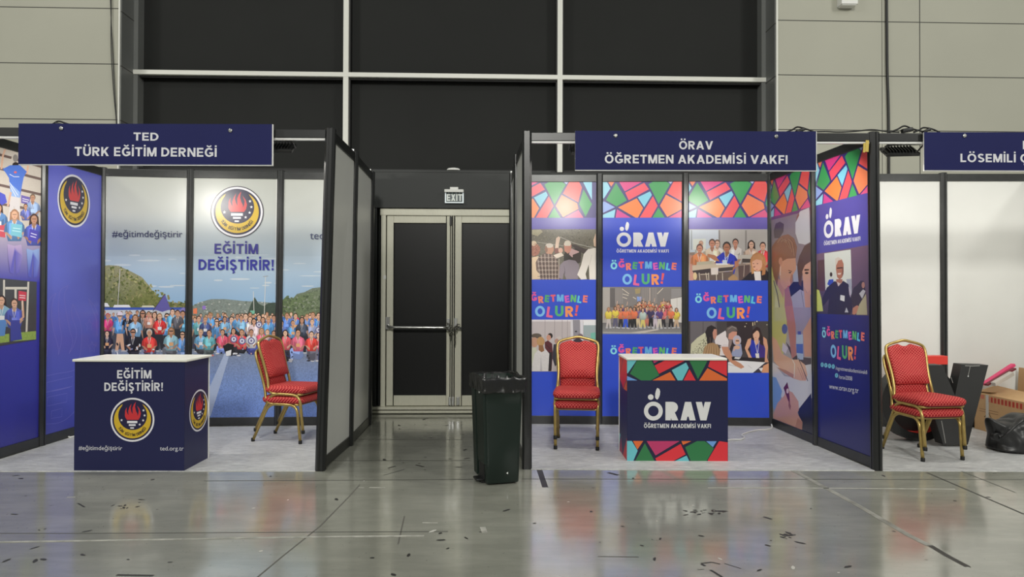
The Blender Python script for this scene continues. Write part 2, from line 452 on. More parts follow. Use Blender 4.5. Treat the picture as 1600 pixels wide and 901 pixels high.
M_TAPEGREY = mat('grey_tape', (168, 168, 160), .5, var=.3, vscale=9, dark=(120, 120, 112))

# ------------------------------------------------------------------ floor with its joints and scuffs
fl = MB(); fl.add([(-22, -12, 0), (22, -12, 0), (22, 9.6, 0), (-22, 9.6, 0)], [(0, 1, 2, 3)])
def strip(mb, pts, w, mi=0, z=.0006, seg=1):
    P = [at_z(*q) for q in pts]
    for a, b in zip(P, P[1:]):
        d = (b - a); n = Vector((-d.y, d.x, 0)).normalized() * w / 2
        mb.add([Vector((q.x, q.y, z)) for q in (a - n, b - n, b + n, a + n)], [(0, 1, 2, 3)], mi)
for pts, w in (([(318, 751), (560, 750), (740, 748.5)], .012), ([(815, 748), (1600, 749)], .012), ([(560, 686), (722, 686.5)], .012), ([(515, 719.5), (735, 719)], .012),
               ([(-20, 833), (140, 833), (500, 831), (700, 830)], .008), ([(1448, 738), (1600, 803)], .018), ([(1500, 735), (1586, 769)], .01),
               ([(1200, 727.5), (1600, 727)], .006), ([(934, 869), (998, 870)], .008)):
    strip(fl, pts, w, 1)
strip(fl, [(562, 757), (545, 776), (500, 822), (440, 870), (398, 905)], .010, 2)
strip(fl, [(632, 806), (622, 850)], .008, 2)
for pts, w in (([(843, 734), (852, 761)], .045), ([(650, 726), (662, 729)], .02), ([(1450, 850), (1480, 868), (1512, 885)], .035), ([(1095, 880), (1112, 878), (1125, 881)], .012),
               ([(1110, 890), (1128, 901)], .016), ([(1132, 880), (1158, 888)], .008), ([(1096, 881), (1102, 884)], .018), ([(1193, 807), (1206, 811)], .022), ([(122, 786), (132, 792)], .012),
               ([(606, 731), (618, 728)], .018), ([(950, 738), (966, 742)], .035), ([(182, 898), (240, 899)], .02), ([(600, 742), (632, 733)], .008), ([(1090, 890), (1100, 889)], .006)):
    strip(fl, pts, w, 3)
for i in range(150):                      # stray scuffs and crumbs ground into the floor
    u, v = random.uniform(0, 1600), random.uniform(742, 900)
    if i < 26: u, v = 1098 + random.gauss(0, 10) + (i % 3) * 10, 799 + random.gauss(0, 2.5)
    elif i < 44: u, v = 1228 + random.gauss(0, 5), 836 + random.gauss(0, 2)
    elif i < 54: u, v = 180 + random.gauss(0, 30), 790 + random.gauss(0, 8)
    elif i < 80: u, v = random.uniform(600, 730), random.uniform(650, 740)
    q = at_z(u, v); r = random.uniform(.003, .014); a0 = random.uniform(0, PI); st_ = random.uniform(1, 3.2)
    fl.add([(q.x + r * st_ * math.cos(a) * math.cos(a0) - r * math.sin(a) * math.sin(a0), q.y + r * st_ * math.cos(a) * math.sin(a0) + r * math.sin(a) * math.cos(a0), .0007 + i * 1e-6) for a in [k * PI / 3 + random.uniform(-.3, .3) for k in range(6)]], [range(6)], 4 if (i > 100 and i % 4 == 0) else 3)
M_CHIP = mat('pale_fleck', (205, 203, 196), .6)
struct(obj('floor', fl, [M_FLOOR, M_CRACK, mat('hairline', (100, 98, 92), .6), M_SCUFF, M_CHIP]))

# ------------------------------------------------------------------ the hall wall behind the booths
BD = Vector((1, .03, 0)).normalized(); BO = Vector((0, 8.45, 0)); BN = Vector((BD.y, -BD.x, 0))     # BN looks at the hall
def bay(u, v, d=0.0):
    """pixel -> (along wall, height) on the bay plane moved d towards the hall"""
    r = ray(u, v); o = BO + BN * d; k = (o - CAM).dot(BN) / r.dot(BN); q = CAM + r * k
    return ((q - o).dot(BD), q.z)
def bp_(s, z, d): return BO + BD * s + BN * d + Vector((0, 0, z))
def wbox(mb, s0, z0, s1, z1, d0, d1, mi=0):
    return mb.hexa([bp_(s0, z0, d1), bp_(s1, z0, d1), bp_(s1, z0, d0), bp_(s0, z0, d0), bp_(s0, z1, d1), bp_(s1, z1, d1), bp_(s1, z1, d0), bp_(s0, z1, d0)], mi)
def wpx(mb, u0, v0, u1, v1, d0, d1, mi=0):
    """box whose front face fills the pixel rectangle"""
    a, b = bay(u0, v1, d1), bay(u1, v0, d1); return wbox(mb, a[0], a[1], b[0], b[1], d0, d1, mi)
CL = .29
sl = bay(187, 100, CL)[0]; sr = bay(1213, 100, CL)[0]
ZJ = lambda v: bay(800, v, CL)[1]
def cladding(name, s0, s1, vj, uj):
    m = MB(); wbox(m, s0, 0, s1, 11, -.25, CL)
    for v in vj:
        z = bay(v[0], v[1], CL)[1]; wbox(m, s0, z - .005, s1, z + .005, CL - .002, CL + .0012, 1)
    for u in uj:
        s = bay(u, 60, CL)[0]; wbox(m, s - .005, 0, s + .005, 11, CL - .002, CL + .0015, 1)
    return struct(obj(name, m, [M_CLAD, M_JOINT]))
zz = [bay(90, 98.5, CL)[1] + k * .647 for k in (-3, -2, -1, 0, 1, 2, 3, 4)]
def vz(z): return z
def cladding2(name, s0, s1, z0, dz, uj):
    m = MB(); wbox(m, s0, 0, s1, 11, -.25, CL)
    for k in range(-5, 6):
        z = z0 + k * dz; wbox(m, s0, z - .005, s1, z + .005, CL - .002, CL + .0012, 1)
    for u, w in uj:
        s = bay(u, 60, CL)[0]; wbox(m, s - w, 0, s + w, 11, CL - .002, CL + .0015, 1)
    return struct(obj(name, m, [M_CLAD, M_JOINT]))
zl = bay(90, 99, CL)[1]; zr = bay(1310, 118, CL)[1]
cladding2('wall_left', -22, sl, zl, bay(90, 12, CL)[1] - zl, [(-150, .005)])
cladding2('wall_right', sr, 22, zr, bay(1310, 33, CL)[1] - zr, [(1437, .005), (1378, .003), (1715, .005)])
tr = MB()
wbox(tr, sl - .012, 0, sl + .004, 11, 0, CL + .012); wbox(tr, sr - .004, 0, sr + .016, 11, 0, CL + .012)
struct(obj('trim_1', tr, M_MULL))
tr = MB()
for s, a in ((sl, 1), (sr, -1)):          # metal lined reveals with their panel joints
    wbox(tr, min(s + a * .004, s + a * .016), 0, max(s + a * .004, s + a * .016), 11, 0, CL - .004)
    for k in range(-2, 6):
        z = (zl if a > 0 else zr) - .02 + k * .64; wbox(tr, min(s + a * .004, s + a * .0175), z - .006, max(s + a * .004, s + a * .0175), z + .006, 0, CL - .003, 1)
struct(obj('trim_2', tr, [M_REVEAL, M_JOINT]))
ZH = bay(700, 268)[1]                     # head of the dark lower wall
bw = MB(); wbox(bw, sl - .1, 0, sr + .1, ZH, -.25, .0)
struct(obj('wall_back', bw, M_BAY))
hd = MB(); wbox(hd, bay(560, 300, .1)[0], bay(700, 325, .1)[1], bay(860, 300, .1)[0], ZH, 0, .1)
wbox(hd, bay(560, 300, .1)[0], ZH - .03, bay(860, 300, .1)[0], ZH, .1, .104)
struct(bev(obj('trim_3', hd, M_BAY), .004))
# window bay: dark blinds between white mullions
us = [216, 541, 875, 1189]
S_ = [sl + .016] + [bay(541, 60)[0], bay(875, 60)[0]] + [sr - .016]
zm = bay(700, 119)[1]; rows = [(ZH, zm), (zm, zm + 2.62), (zm + 2.62, zm + 5.2)]
k = 0
for i in range(3):
    for (z0, z1) in rows:
        k += 1; m = MB()
        a, b = S_[i] + .03, S_[i + 1] - .03
        wbox(m, a - .03, z0, b + .03, z1, -.2, -.13)                                      # blind
        for (p, q, r, t) in ((a - .03, z0, a + .018, z1), (b - .018, z0, b + .03, z1), (a, z1 - .05, b, z1), (a, z0, b, z0 + .03)):
            wbox(m, p, q, r, t, -.13, -.03, 1)
        wbox(m, a + .02, z0 + .01, b - .02, z0 + .035, -.13, -.115, 1)
        struct(obj('window_%d' % k, m, [M_BLIND, M_GASKET]))
ml = MB()
for s in (S_[1], S_[2]): wbox(ml, s - .032, ZH, s + .032, 11, -.13, 0.02)
for z in (zm, zm + 2.62): wbox(ml, S_[0] - .016, z - .028, S_[3] + .016, z + .028, -.13, 0.022)
struct(bev(obj('trim_4', ml, M_MULL), .004))
ml = MB()
for s, w in ((S_[0] + .022, .03), (S_[3] - .022, .03)): wbox(ml, s - w, ZH, s + w, 11, -.13, .01)
struct(obj('trim_5', ml, M_REVEAL))

# ------------------------------------------------------------------ double exit door
dr = bpy.data.objects.new('door_1', None); COL.objects.link(dr); dr['kind'] = 'structure'
D0 = .0
def dpart(name, parts, m, d=.06, parent=dr, bevel=.004):
    mb = MB()
    for u0, v0, u1, v1, d0, d1 in parts: wpx(mb, u0, v0, u1, v1, d0, d1)
    o = obj(name, mb, m, parent)
    return bev(o, bevel) if bevel else o
dpart('door_frame', [(594, 327, 603, 641, 0, .07), (594, 327, 812, 336, 0, .075), (800, 327, 812, 641, 0, .07)], M_ALU)
dpart('side_post', [(582, 323, 589, 645, 0, .09), (590, 323, 594.5, 643, 0, .05)], M_BAY)
dpart('threshold', [(578, 635.5, 812, 640, 0, .13), (578, 641, 812, 645.5, 0, .11)], M_ALU)
def leaf(u0, u1, g0, g1, vb):
    lf = dpart('door_leaf', [(u0, 336.5, g0, vb, 0, .055), (g1, 336.5, u1, vb, 0, .055), (g0, 336.5, g1, 348, 0, .054), (g0, 617.5, g1, vb, 0, .054)], M_ALU)
    dpart('glass_pane', [(g0, 348, g1, 617.5, 0, .03)], M_GLASSBLACK, parent=lf, bevel=0)
    dpart('glazing_bead', [(g0 - .2, 347.5, g0 + 1.4, 618, .03, .058), (g1 - 1.4, 347.5, g1 + .2, 618, .03, .058)], M_GASKET, parent=lf, bevel=0)
    return lf
l1 = leaf(603.3, 703.5, 615, 697, 633.5); l2 = leaf(710, 799, 721.5, 797, 633.5)
dpart('meeting_stile', [(703.6, 337, 706.3, 634, 0, .075), (706.8, 337, 709.5, 634, 0, .075)], M_ALU)
dpart('stile_gasket', [(706.35, 337, 706.75, 634, 0, .07), (709.55, 337, 709.95, 634, 0, .052)], M_GASKET, bevel=0)
for u0, u1 in ((700.5, 704.5), (705.5, 709.5), (713, 718)):
    dpart('floor_bolt', [(u0, 620, u1, 633, .05, .085)], M_STEEL)
dpart('top_bolt', [(702.5, 338, 706, 352, .07, .09)], M_BLACKPL)
pb = MB()
q0 = bay(607, 511, .16); q1 = bay(701, 511.5, .16)
P = [bp_(bay(606, 505, .05)[0], q0[1] + .03, .05), bp_(bay(606, 508, .15)[0], q0[1] + .01, .15), bp_(q0[0] + .05, q0[1], .17), bp_(q1[0] - .03, q1[1], .17), bp_(q1[0], q1[1], .06)]
pb.tube(fillet(P, .04), .016, 10)
wpx(pb, 602.5, 495, 608.5, 514, .05, .12); wpx(pb, 698, 498, 702.5, 516, .05, .12)
pbo = obj('push_bar', pb, M_STEEL, dr)
hb = MB(); hb.tube(fillet([bp_(bay(712, 510, .06)[0], q1[1], .06), bp_(bay(712, 510, .1)[0], q1[1], .13), bp_(bay(721, 511, .13)[0], q1[1] - .01, .13)], .03), .014, 8)
wpx(hb, 709.5, 497, 714, 516, .05, .11); obj('lever_handle', hb, M_STEEL, dr)
# chain looped through the handles
ch = MB()
def link(c, ax, rl, rw, rt, tilt):
    ax = Vector(ax).normalized(); side = ax.cross(BN).normalized(); nrm = ax.cross(side)
    side = side * math.cos(tilt) + nrm * math.sin(tilt)
    ch.tube([c + ax * rl * math.cos(a) + side * rw * math.sin(a) for a in [k * 2 * PI / 12 for k in range(12)]], rt, 6, closed=True)
def chain(pts):
    pts = [bp_(*bay(u, v, .16), d) for u, v, d in pts]
    acc = smooth_path(pts, 8); dist = 0; last = acc[0]; i = 0
    for a, b in zip(acc, acc[1:]):
        dist += (b - a).length
        if (b - last).length > .03: link((last + b) / 2, b - last, .021, .012, .0042, (i % 2) * PI / 2 + .4); last = b; i += 1
chain([(697, 508, .17), (701, 504, .19), (706, 512, .18), (711, 512, .17), (716, 505, .17)]); chain([(697, 511, .17), (704, 518, .18), (712, 515, .18), (718, 507, .16)])
chain([(703, 514, .17), (703.5, 524, .15), (703.6, 533, .14)]); chain([(710, 513, .17), (710.4, 524, .15), (710.6, 541, .14)])
tag(obj('door_chain', ch, M_CHAIN), 'steel chain looped around the exit door handles', 'chain')
sx = MB(); wpx(sx, 599, 430, 603, 436, .05, .075); dpart('contact_plate', [(599, 430, 603, 436, .05, .075)], M_WHITE)
# exit sign
ex = thing('exit_sign', 'small green and white EXIT sign on the dark wall above the double door', 'exit sign', tuple(bp_(*bay(709, 317, .14), .14)))
def epart(name, rects, m, e=.004):
    mb = MB()
    for u0, v0, u1, v1, d0, d1 in rects: wpx(mb, u0, v0, u1, v1, d0, d1)
    return bev(obj(name, mb, m, ex), e)
epart('mounting_bracket', [(703, 292, 716, 296, .1, .15)], M_WHITE)
epart('lamp_housing', [(694.3, 295.6, 724.3, 299.8, .1, .19)], M_WHITE)
M_EXG = mat('exit_panel', (28, 52, 58), .3); M_EXW = mat('exit_white', (215, 224, 226), .4, emit=.35)
epart('sign_panel', [(695, 299.5, 724.6, 317, .125, .14)], M_EXW, .003)
epart('sign_field', [(697, 300.5, 722.4, 315.2, .14, .1425)], M_EXG, .0005)
ep = Print(bp_(0, 0, .144), BD, (0, 0, 1), BN)
for u in (701, 707, 712.5, 718): ep.ell(u, 301.4, .9, .7, (190, 215, 225))
ep.caps('EXIT', 698, 313.8, 722, 313.8, 10.8, (225, 232, 228), .22)
ep.build('lettering', ex, M_EXW if False else print_material('exit_print', .4))
sn = MB(); sn.loft([[bp_(bay(708.5, 268, .1)[0] + r * math.cos(a) * 1.6, 0, .1 + r * math.sin(a) * .5) + Vector((0, 0, z)) for a in [k * PI / 8 for k in range(16)]] for r, z in ((.05, ZH), (.05, ZH + .012), (.038, ZH + .024), (.012, ZH + .03))])
tag(obj('dome_sensor', sn, M_WHITE), 'flat white dome fitting on the ledge above the exit sign', 'sensor')
# wall boxes near the top of the picture and loose wires
jb = MB(); s, z = bay(1328, 7, CL + .1); wbox(jb, s - .11, z, s + .09, z + .16, CL, CL + .12); wbox(jb, s - .1, z - .012, s + .08, z, CL + .01, CL + .11, 0)
tag(bev(obj('junction_box', jb, M_WHITE), .006), 'pale wall box casting a shadow, high on the right wall', 'wall box')  # plain junction box, not a lamp
def wire(name, pts, r, m, label, cat, d=CL + .02):
    mb = MB(); mb.tube(smooth_path([bp_(*bay(u, v, d), d) for u, v in pts], 5), r, 6)
    return tag(obj(name, mb, m), label, cat)
wire('hanging_cable', [(1385.5, -60), (1385.5, 0), (1386, 60), (1386.5, 110), (1388.3, 170), (1388.8, 230), (1389, 300)], .016, M_BLACKPL, 'thick black cable hanging down the pale right wall', 'cable')
wire('wire', [(171, -60), (172.5, 0), (174, 40), (176.5, 90), (179, 140), (182, 185), (184, 240)], .005, M_BLACKPL, 'thin black wire on the pale left wall, the straighter of two', 'wire')
wire('wire', [(171.5, -60), (173.5, 0), (173.3, 60), (174.5, 100), (178, 150), (181.5, 190), (182, 240)], .005, M_BLACKPL, 'thin black wire on the pale left wall, bowing away to the left', 'wire', CL + .025)

# ------------------------------------------------------------------ exhibition booths
H = 2.8
ND = {'L00': (-4.471, 5.59, -4.471), 'L01': (-4.442, 6.489, -4.442), 'L02': (-4.413, 7.39, -4.413), 'L12': (-3.525, 7.495, -3.512), 'L22': (-2.565, 7.555, -2.546),
      'L30': (-1.561, 5.633, -1.493), 'L31': (-1.548, 6.56, -1.512), 'L32': (-1.584, 7.6, -1.562),
      'R00': (.128, 5.714, .120), 'R01': (.048, 6.671, .048), 'R02': (.003, 7.70, .003), 'R12': (.972, 7.675, .975), 'R22': (1.918, 7.63, 1.923),
      'R30': (3.022, 5.70, 3.0), 'R31': (2.938, 6.62, 2.916), 'R32': (2.877, 7.598, 2.855),
      'T42': (3.81, 7.585, 3.81), 'T52': (4.751, 7.568, 4.751), 'T62': (5.70, 7.55, 5.70), 'T60': (5.93, 5.68, 5.93)}
def nb(k): a = ND[k]; return Vector((a[0], a[1], 0))
def ntp(k): a = ND[k]; return Vector((a[2], a[1], H))
def npt(k, z): return nb(k).lerp(ntp(k), z / H)
def profile(r):
    """eight-sided slotted extrusion section"""
    pts = []
    for k in range(4):
        a = k * PI / 2; c, s = math.cos(a), math.sin(a)
        for x, y in ((r, -r * .55), (r, -r * .16), (r * .82, -r * .16), (r * .82, r * .16), (r, r * .16), (r, r * .55)):
            pts.append((x * c - y * s, x * s + y * c))
    return pts
PROF = profile(.037)
def post(root, k, m, z1=H):
    d = (npt(k, z1) - nb(k)); mb = MB()
    mb.loft([[nb(k) + d * t + Vector((x * q, y * q, 0)) for x, y in PROF] for t, q in ((0, 1), (.999, 1), (1, .9))], smooth=False)
    return obj('post', mb, m, root)
def span(a, b, z0, z1, th, inset=.03, off=0.0, mi=0, mb=None):
    """box between two nodes from z0 to z1"""
    mb = mb or MB()
    A0, B0, A1, B1 = npt(a, z0), npt(b, z0), npt(a, z1), npt(b, z1)
    d = (B0 - A0).normalized(); n = Vector((d.y, -d.x, 0))
    q = lambda P, D, o: P + d * D + n * o
    i = inset
    return mb.hexa([q(A0, i, off + th / 2), q(B0, -i, off + th / 2), q(B0, -i, off - th / 2), q(A0, i, off - th / 2),
                    q(A1, i, off + th / 2), q(B1, -i, off + th / 2), q(B1, -i, off - th / 2), q(A1, i, off - th / 2)], mi)
ZT, ZB = 2.705, .095
def wallbay(root, a, b, m):
    pn = obj('wall_panel', span(a, b, ZB - .02, ZT + .02, .012, .028), M_BOARD, root)
    bev(obj('top_rail', span(a, b, ZT, H - .012, .036), m, root), .004)
    bev(obj('bottom_rail', span(a, b, .004, ZB, .036), m, root), .004)
    return pn
def pplane(a, b, flip=False, eps=.0068, inset=.033):
    """print plane on the wall between nodes a and b (a is on the left as seen)"""
    A, B = nb(a), nb(b); s = (B - A); L_ = s.length; s.normalize()
    up = ((ntp(a) - A) + (ntp(b) - B)).normalized(); n = s.cross(up).normalized(); t = n.cross(s).normalized()
    if t.z < 0: t = -t
    o = A + n * eps
    return Print(o, s, t, n, (inset, ZB, L_ - inset, ZT))
def front_beam(root, a, b):
    bev(obj('front_beam', span(a, b, H - .082, H - .012, .04), M_FRAME, root), .004)
    obj('light_strip', span(a, b, H - .098, H - .084, .03), M_STRIP, root)
def flood(x, y, aim, label, pw=1.0):
    c = Vector((x, y + .09, 2.672)); t = thing('flood_light', label, 'spotlight', tuple(c), 0, 'black flood lights under the booth beams')
    d = Vector(((aim[0] - x) * .12, .5, -.86)).normalized(); rt = d.cross(Vector((0, 0, 1))).normalized(); up = rt.cross(d)
    R = Matrix((rt, d, up)).transposed()
    m = MB(); m.bevbox(c, (.27, .03, .17), .008, rot=R)
    for i in range(9): m.box(c + R @ Vector((-.1 + .025 * i, -.022, 0)), (.006, .02, .14), rot=R)
    obj('housing', m, M_BLACKPL, t)
    m = MB(); m.box(c + R @ Vector((0, .0162, 0)), (.235, .002, .135), rot=R); obj('lens', m, M_LENS, t)
    tp_ = Vector((x, y, 2.712)); m = MB(); m.tube(fillet([c + R @ Vector((-.145, 0, 0)), tp_ + rt * -.145, tp_ + rt * .145, c + R @ Vector((.145, 0, 0))], .02), .007, 8)
    obj('bracket', m, M_BLACKPL, t)
    l = bpy.data.lights.new('flood', 'AREA'); l.shape = 'RECTANGLE'; l.size = .22; l.size_y = .12; l.energy = FLOOD_W * pw; l.color = (1, .97, .9)
    o = bpy.data.objects.new('lamp_light', l); COL.objects.link(o); o.parent = t
    M = Matrix((rt, up, -d)).transposed().to_4x4(); M.translation = R @ Vector((0, .022, 0)); o.matrix_local = M
    return t
M_LENS = mat('lamp_lens', (255, 250, 240), .3, emit=14)
BG = 'exhibition booths along the hall wall'
LB = thing('exhibition_booth', 'booth with black posts and a crowd photo backdrop, left of the exit door', 'booth', (-3.0, 6.6, 0), 0, BG)
RB = thing('exhibition_booth', 'booth with colourful mosaic graphics and blue panels, right of the exit door', 'booth', (1.5, 6.7, 0), 0, BG)
TB = thing('exhibition_booth', 'booth with plain white walls, cut off at the right edge of the photo', 'booth', (4.4, 6.7, 0), 0, BG)
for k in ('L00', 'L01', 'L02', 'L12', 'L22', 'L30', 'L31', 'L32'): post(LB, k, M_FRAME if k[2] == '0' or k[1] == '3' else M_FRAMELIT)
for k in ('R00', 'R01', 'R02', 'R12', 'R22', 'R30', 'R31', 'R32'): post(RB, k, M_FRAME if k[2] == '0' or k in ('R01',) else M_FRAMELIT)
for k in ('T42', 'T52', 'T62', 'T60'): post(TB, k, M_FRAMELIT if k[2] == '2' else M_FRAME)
for k, root in (('L30', LB), ('R00', RB), ('R30', RB)):       # front corners carry a doubled profile
    d = ntp(k) - nb(k); mb = MB(); w = .075
    o2 = Vector((-.0 if k[0] == 'L' else 0, .0, 0))
    mb.loft([[nb(k) + d * t + o2 + Vector((x * 1.08, y * 1.08, 0)) for x, y in PROF] for t in (0, .9985)], smooth=False)
    obj('corner_sleeve', mb, M_FRAME, root)
for k, root in (('L31', LB), ('L32', LB), ('R02', RB)):
    mb = MB(); c = ntp(k); mb.bevbox((c.x - (.03 if k[0] == 'L' else 0), c.y + .02, H + .015), (.055, .05, .035), .006); obj('steel_connector', mb, M_STEEL, root)
pl = {}
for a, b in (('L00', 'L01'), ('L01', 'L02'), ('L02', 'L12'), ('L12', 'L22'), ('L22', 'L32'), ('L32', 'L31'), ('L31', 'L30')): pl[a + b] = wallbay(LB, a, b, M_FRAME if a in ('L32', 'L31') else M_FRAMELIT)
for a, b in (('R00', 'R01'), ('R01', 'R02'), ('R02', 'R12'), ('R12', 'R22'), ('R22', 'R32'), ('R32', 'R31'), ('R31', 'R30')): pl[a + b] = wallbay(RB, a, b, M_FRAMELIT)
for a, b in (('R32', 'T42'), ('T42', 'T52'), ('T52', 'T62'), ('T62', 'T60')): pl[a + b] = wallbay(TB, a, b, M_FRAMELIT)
front_beam(LB, 'L00', 'L30'); front_beam(RB, 'R00', 'R30'); front_beam(TB, 'R30', 'T60')
# grey carpet of each booth, still under crumpled clear film
def carpet_material():
    m, N, L, b = nt('carpet_under_film')
    g = N.new('ShaderNodeNewGeometry')
    mp = N.new('ShaderNodeMapping'); mp.inputs['Scale'].default_value = (1, 3.2, 1); mp.inputs['Rotation'].default_value = (0, 0, .5); L.new(g.outputs['Position'], mp.inputs[0])
    n = N.new('ShaderNodeTexNoise'); n.inputs['Scale'].default_value = 6; n.inputs['Detail'].default_value = 9; n.inputs['Roughness'].default_value = .7; n.inputs['Distortion'].default_value = 1.4; L.new(mp.outputs[0], n.inputs['Vector'])
    r = N.new('ShaderNodeValToRGB'); e = r.color_ramp.elements; e[0].position = .34; e[0].color = (*lin((168, 169, 171)), 1); e[1].position = .62; e[1].color = (*lin((204, 205, 205)), 1)
    q = e.new(.72); q.color = (*lin((228, 228, 227)), 1)
    L.new(n.outputs['Fac'], r.inputs[0]); L.new(r.outputs[0], b.inputs['Base Color'])
    n3 = N.new('ShaderNodeTexNoise'); n3.inputs['Scale'].default_value = 22; n3.inputs['Detail'].default_value = 5; n3.inputs['Distortion'].default_value = 2; L.new(mp.outputs[0], n3.inputs['Vector'])
    b.inputs['Roughness'].default_value = .42
    bp = N.new('ShaderNodeBump'); bp.inputs['Strength'].default_value = .5; bp.inputs['Distance'].default_value = .012
    L.new(n3.outputs['Fac'], bp.inputs['Height']); L.new(bp.outputs[0], b.inputs['Normal'])
    return m
M_CARPET = carpet_material()
for ks, lab in ((('L00', 'L30', 'L32', 'L02'), 'grey carpet under clear film in the crowd photo booth'), (('R00', 'R30', 'R32', 'R02'), 'grey carpet under clear film in the mosaic booth'), (('R30', 'T60', 'T62', 'R32'), 'grey carpet under clear film in the plain white booth')):
    p = [nb(k) for k in ks]; p[0] = p[0] + Vector((.035, -.035, 0)); p[1] = p[1] + Vector((-.035, -.035, 0)); p[2] = p[2] + Vector((-.02, -.02, 0)); p[3] = p[3] + Vector((.02, -.02, 0))
    mb = MB(); mb.prism(p, (0, 0, .005)); tag(obj('booth_carpet', mb, M_CARPET), lab, 'carpet', 'booth carpets')
flood(-3.72, 5.66, (-3.55, 7.5, 1.5), 'black flood light hidden behind the left end of the TED sign', 1.25)
flood(-1.98, 5.70, (-2.2, 7.5, 1.5), 'black flood light under the beam, right of the TED sign', 1.25)
flood(.63, 5.76, (.6, 7.6, 1.5), 'black flood light behind the left end of the mosaic booth sign')
flood(2.36, 5.76, (2.2, 7.6, 1.4), 'black flood light peeking out at the right end of the mosaic booth sign')
flood(3.31, 5.77, (3.9, 7.5, 1.2), 'black flood light under the beam of the plain white booth', .72)
flood(5.0, 5.77, (4.8, 7.5, 1.2), 'black flood light behind the sign of the plain white booth', .72)

# fascia signs
def sign(u0, v0, u1, v1, y, label, name, lines, bolts, w=None):
    a, b = at_y(u0, v1, y), at_y(u1, v0, y)
    x0, x1 = a.x, b.x if w is None else a.x + w
    z0, z1 = a.z, at_y(u0, v0, y).z
    t = thing('fascia_sign', label, 'sign', ((x0 + x1) / 2, y, z0), 0, 'navy name signs on the booth beams')
    m = MB(); m.box(((x0 + x1) / 2, y + .012, (z0 + z1) / 2), (x1 - x0, .018, z1 - z0)); bev(obj('board', m, M_STRIP, t), .0015)
    m = MB(); m.box(((x0 + x1) / 2 - .004, y + .002, (z0 + z1) / 2 + .003), (x1 - x0 - .008, .003, z1 - z0 - .008)); obj('face', m, M_NAVY, t)
    for tx, c0, c1, cap in lines:
        p = Print((x0, y - .0005, z0), (1, 0, 0), (0, 0, 1), (0, -1, 0), (0, 0, x1 - x0, z1 - z0)); p.caps(tx, *c0, *c1, cap, (214, 214, 220), .19); p.build('lettering', t, PRINT_SATIN)
    for u, v in bolts:
        c = at_y(u, v, y); m = MB()
        m.loft([[Vector((c.x + r * math.cos(k * PI / 6), y - d, c.z + r * math.sin(k * PI / 6))) for k in range(12)] for d, r in ((0, .017), (.005, .017), (.008, .012), (.008, .008), (.014, .007))]); obj('bolt', m, M_STEEL, t)
    return t
sign(28.3, 192.5, 426.5, 257.5, 5.535, 'navy sign reading TED TÜRK EĞİTİM DERNEĞİ', 'ted', [('TED', (208.5, 219.3), (247.5, 219.8), 12.5), ('TÜRK EĞİTİM DERNEĞİ', (116.5, 243.3), (338.5, 245), 14)], [(95.8, 200.3), (360, 203.8)])
sign(898.7, 204, 1276.6, 266.3, 5.66, 'navy sign reading ÖRAV ÖĞRETMEN AKADEMİSİ VAKFI', 'orav', [('ÖRAV', (1061, 233), (1114, 233.4), 13), ('ÖĞRETMEN AKADEMİSİ VAKFI', (945, 255), (1230.5, 256), 13.5)], [(961.8, 211.8), (1212.8, 213)])
sign(1444.5, 206, 1700, 267, 5.64, 'navy sign reading LÖSEMİLİ, cut off by the right edge of the photo', 'los', [('LÖSEMİLİ Ç', (1500.7, 253), (1606.5, 253.6), 13), ('L', (1598.2, 233), (1606, 233), 13)], [(1507, 212)], 1.97)
# bits of wiring lying on top of the beams
def clump(u, v, y, label, k=1.0):
    c = at_y(u, v, y); m = MB(); random.seed(int(u))
    m.bevbox((c.x, c.y, H + .012 * k), (.08 * k, .045, .03 * k), .008, rot=Matrix.Rotation(random.uniform(-.5, .5), 3, 'Y'))
    m.tube(smooth_path([(c.x - .13 * k, c.y, H - .004), (c.x - .07 * k, c.y, H + .02 * k), (c.x - .02, c.y, H + .045 * k), (c.x + .05, c.y, H + .025), (c.x + .14 * k, c.y, H - .002)]), .007, 6)
    return tag(obj('cable_plug', m, M_BLACKPL), label, 'cable', 'plugs lying on the booth beams')
clump(95, 190, 5.6, 'small black plug and cable lying on the beam above the TED sign')
clump(1250, 203, 5.7, 'black cable bundle on the beam, at the right end of the ÖRAV sign', .9)
clump(1417, 203, 5.69, 'black plug lying on the bare beam left of the LÖSEMİLİ sign', 1.1)
clump(1447, 204, 5.69, 'black plug on the beam at the left end of the LÖSEMİLİ sign', .8)
m = MB(); m.tube(smooth_path([(at_y(u, v, 5.7).x, 5.7, H + dz) for u, v, dz in ((1262, 204, .0), (1290, 204, .004), (1310, 205, .0), (1335, 205, .006), (1362, 204, .02), (1385, 205, .006), (1405, 205, 0))]), .006, 6)
tag(obj('beam_cable', m, M_BLACKPL), 'thin black cable running along the beam between the two right hand booths', 'cable')
tp = MB()
for u0, v0, u1, v1 in ((1349, 223, 1352, 238), (1352.5, 219, 1357.5, 237)):
    a, b = at_y(u0, v1, 5.655), at_y(u1, v0, 5.655); tp.box(((a.x + b.x) / 2, 5.657, (a.z + b.z) / 2), (b.x - a.x, .004, b.z - a.z), rot=Matrix.Rotation(.06, 3, 'Y'))
obj('yellow_tape', tp, mat('yellow_tape', (206, 180, 84), .5), RB)['label'] = 'scrap of yellow tape'

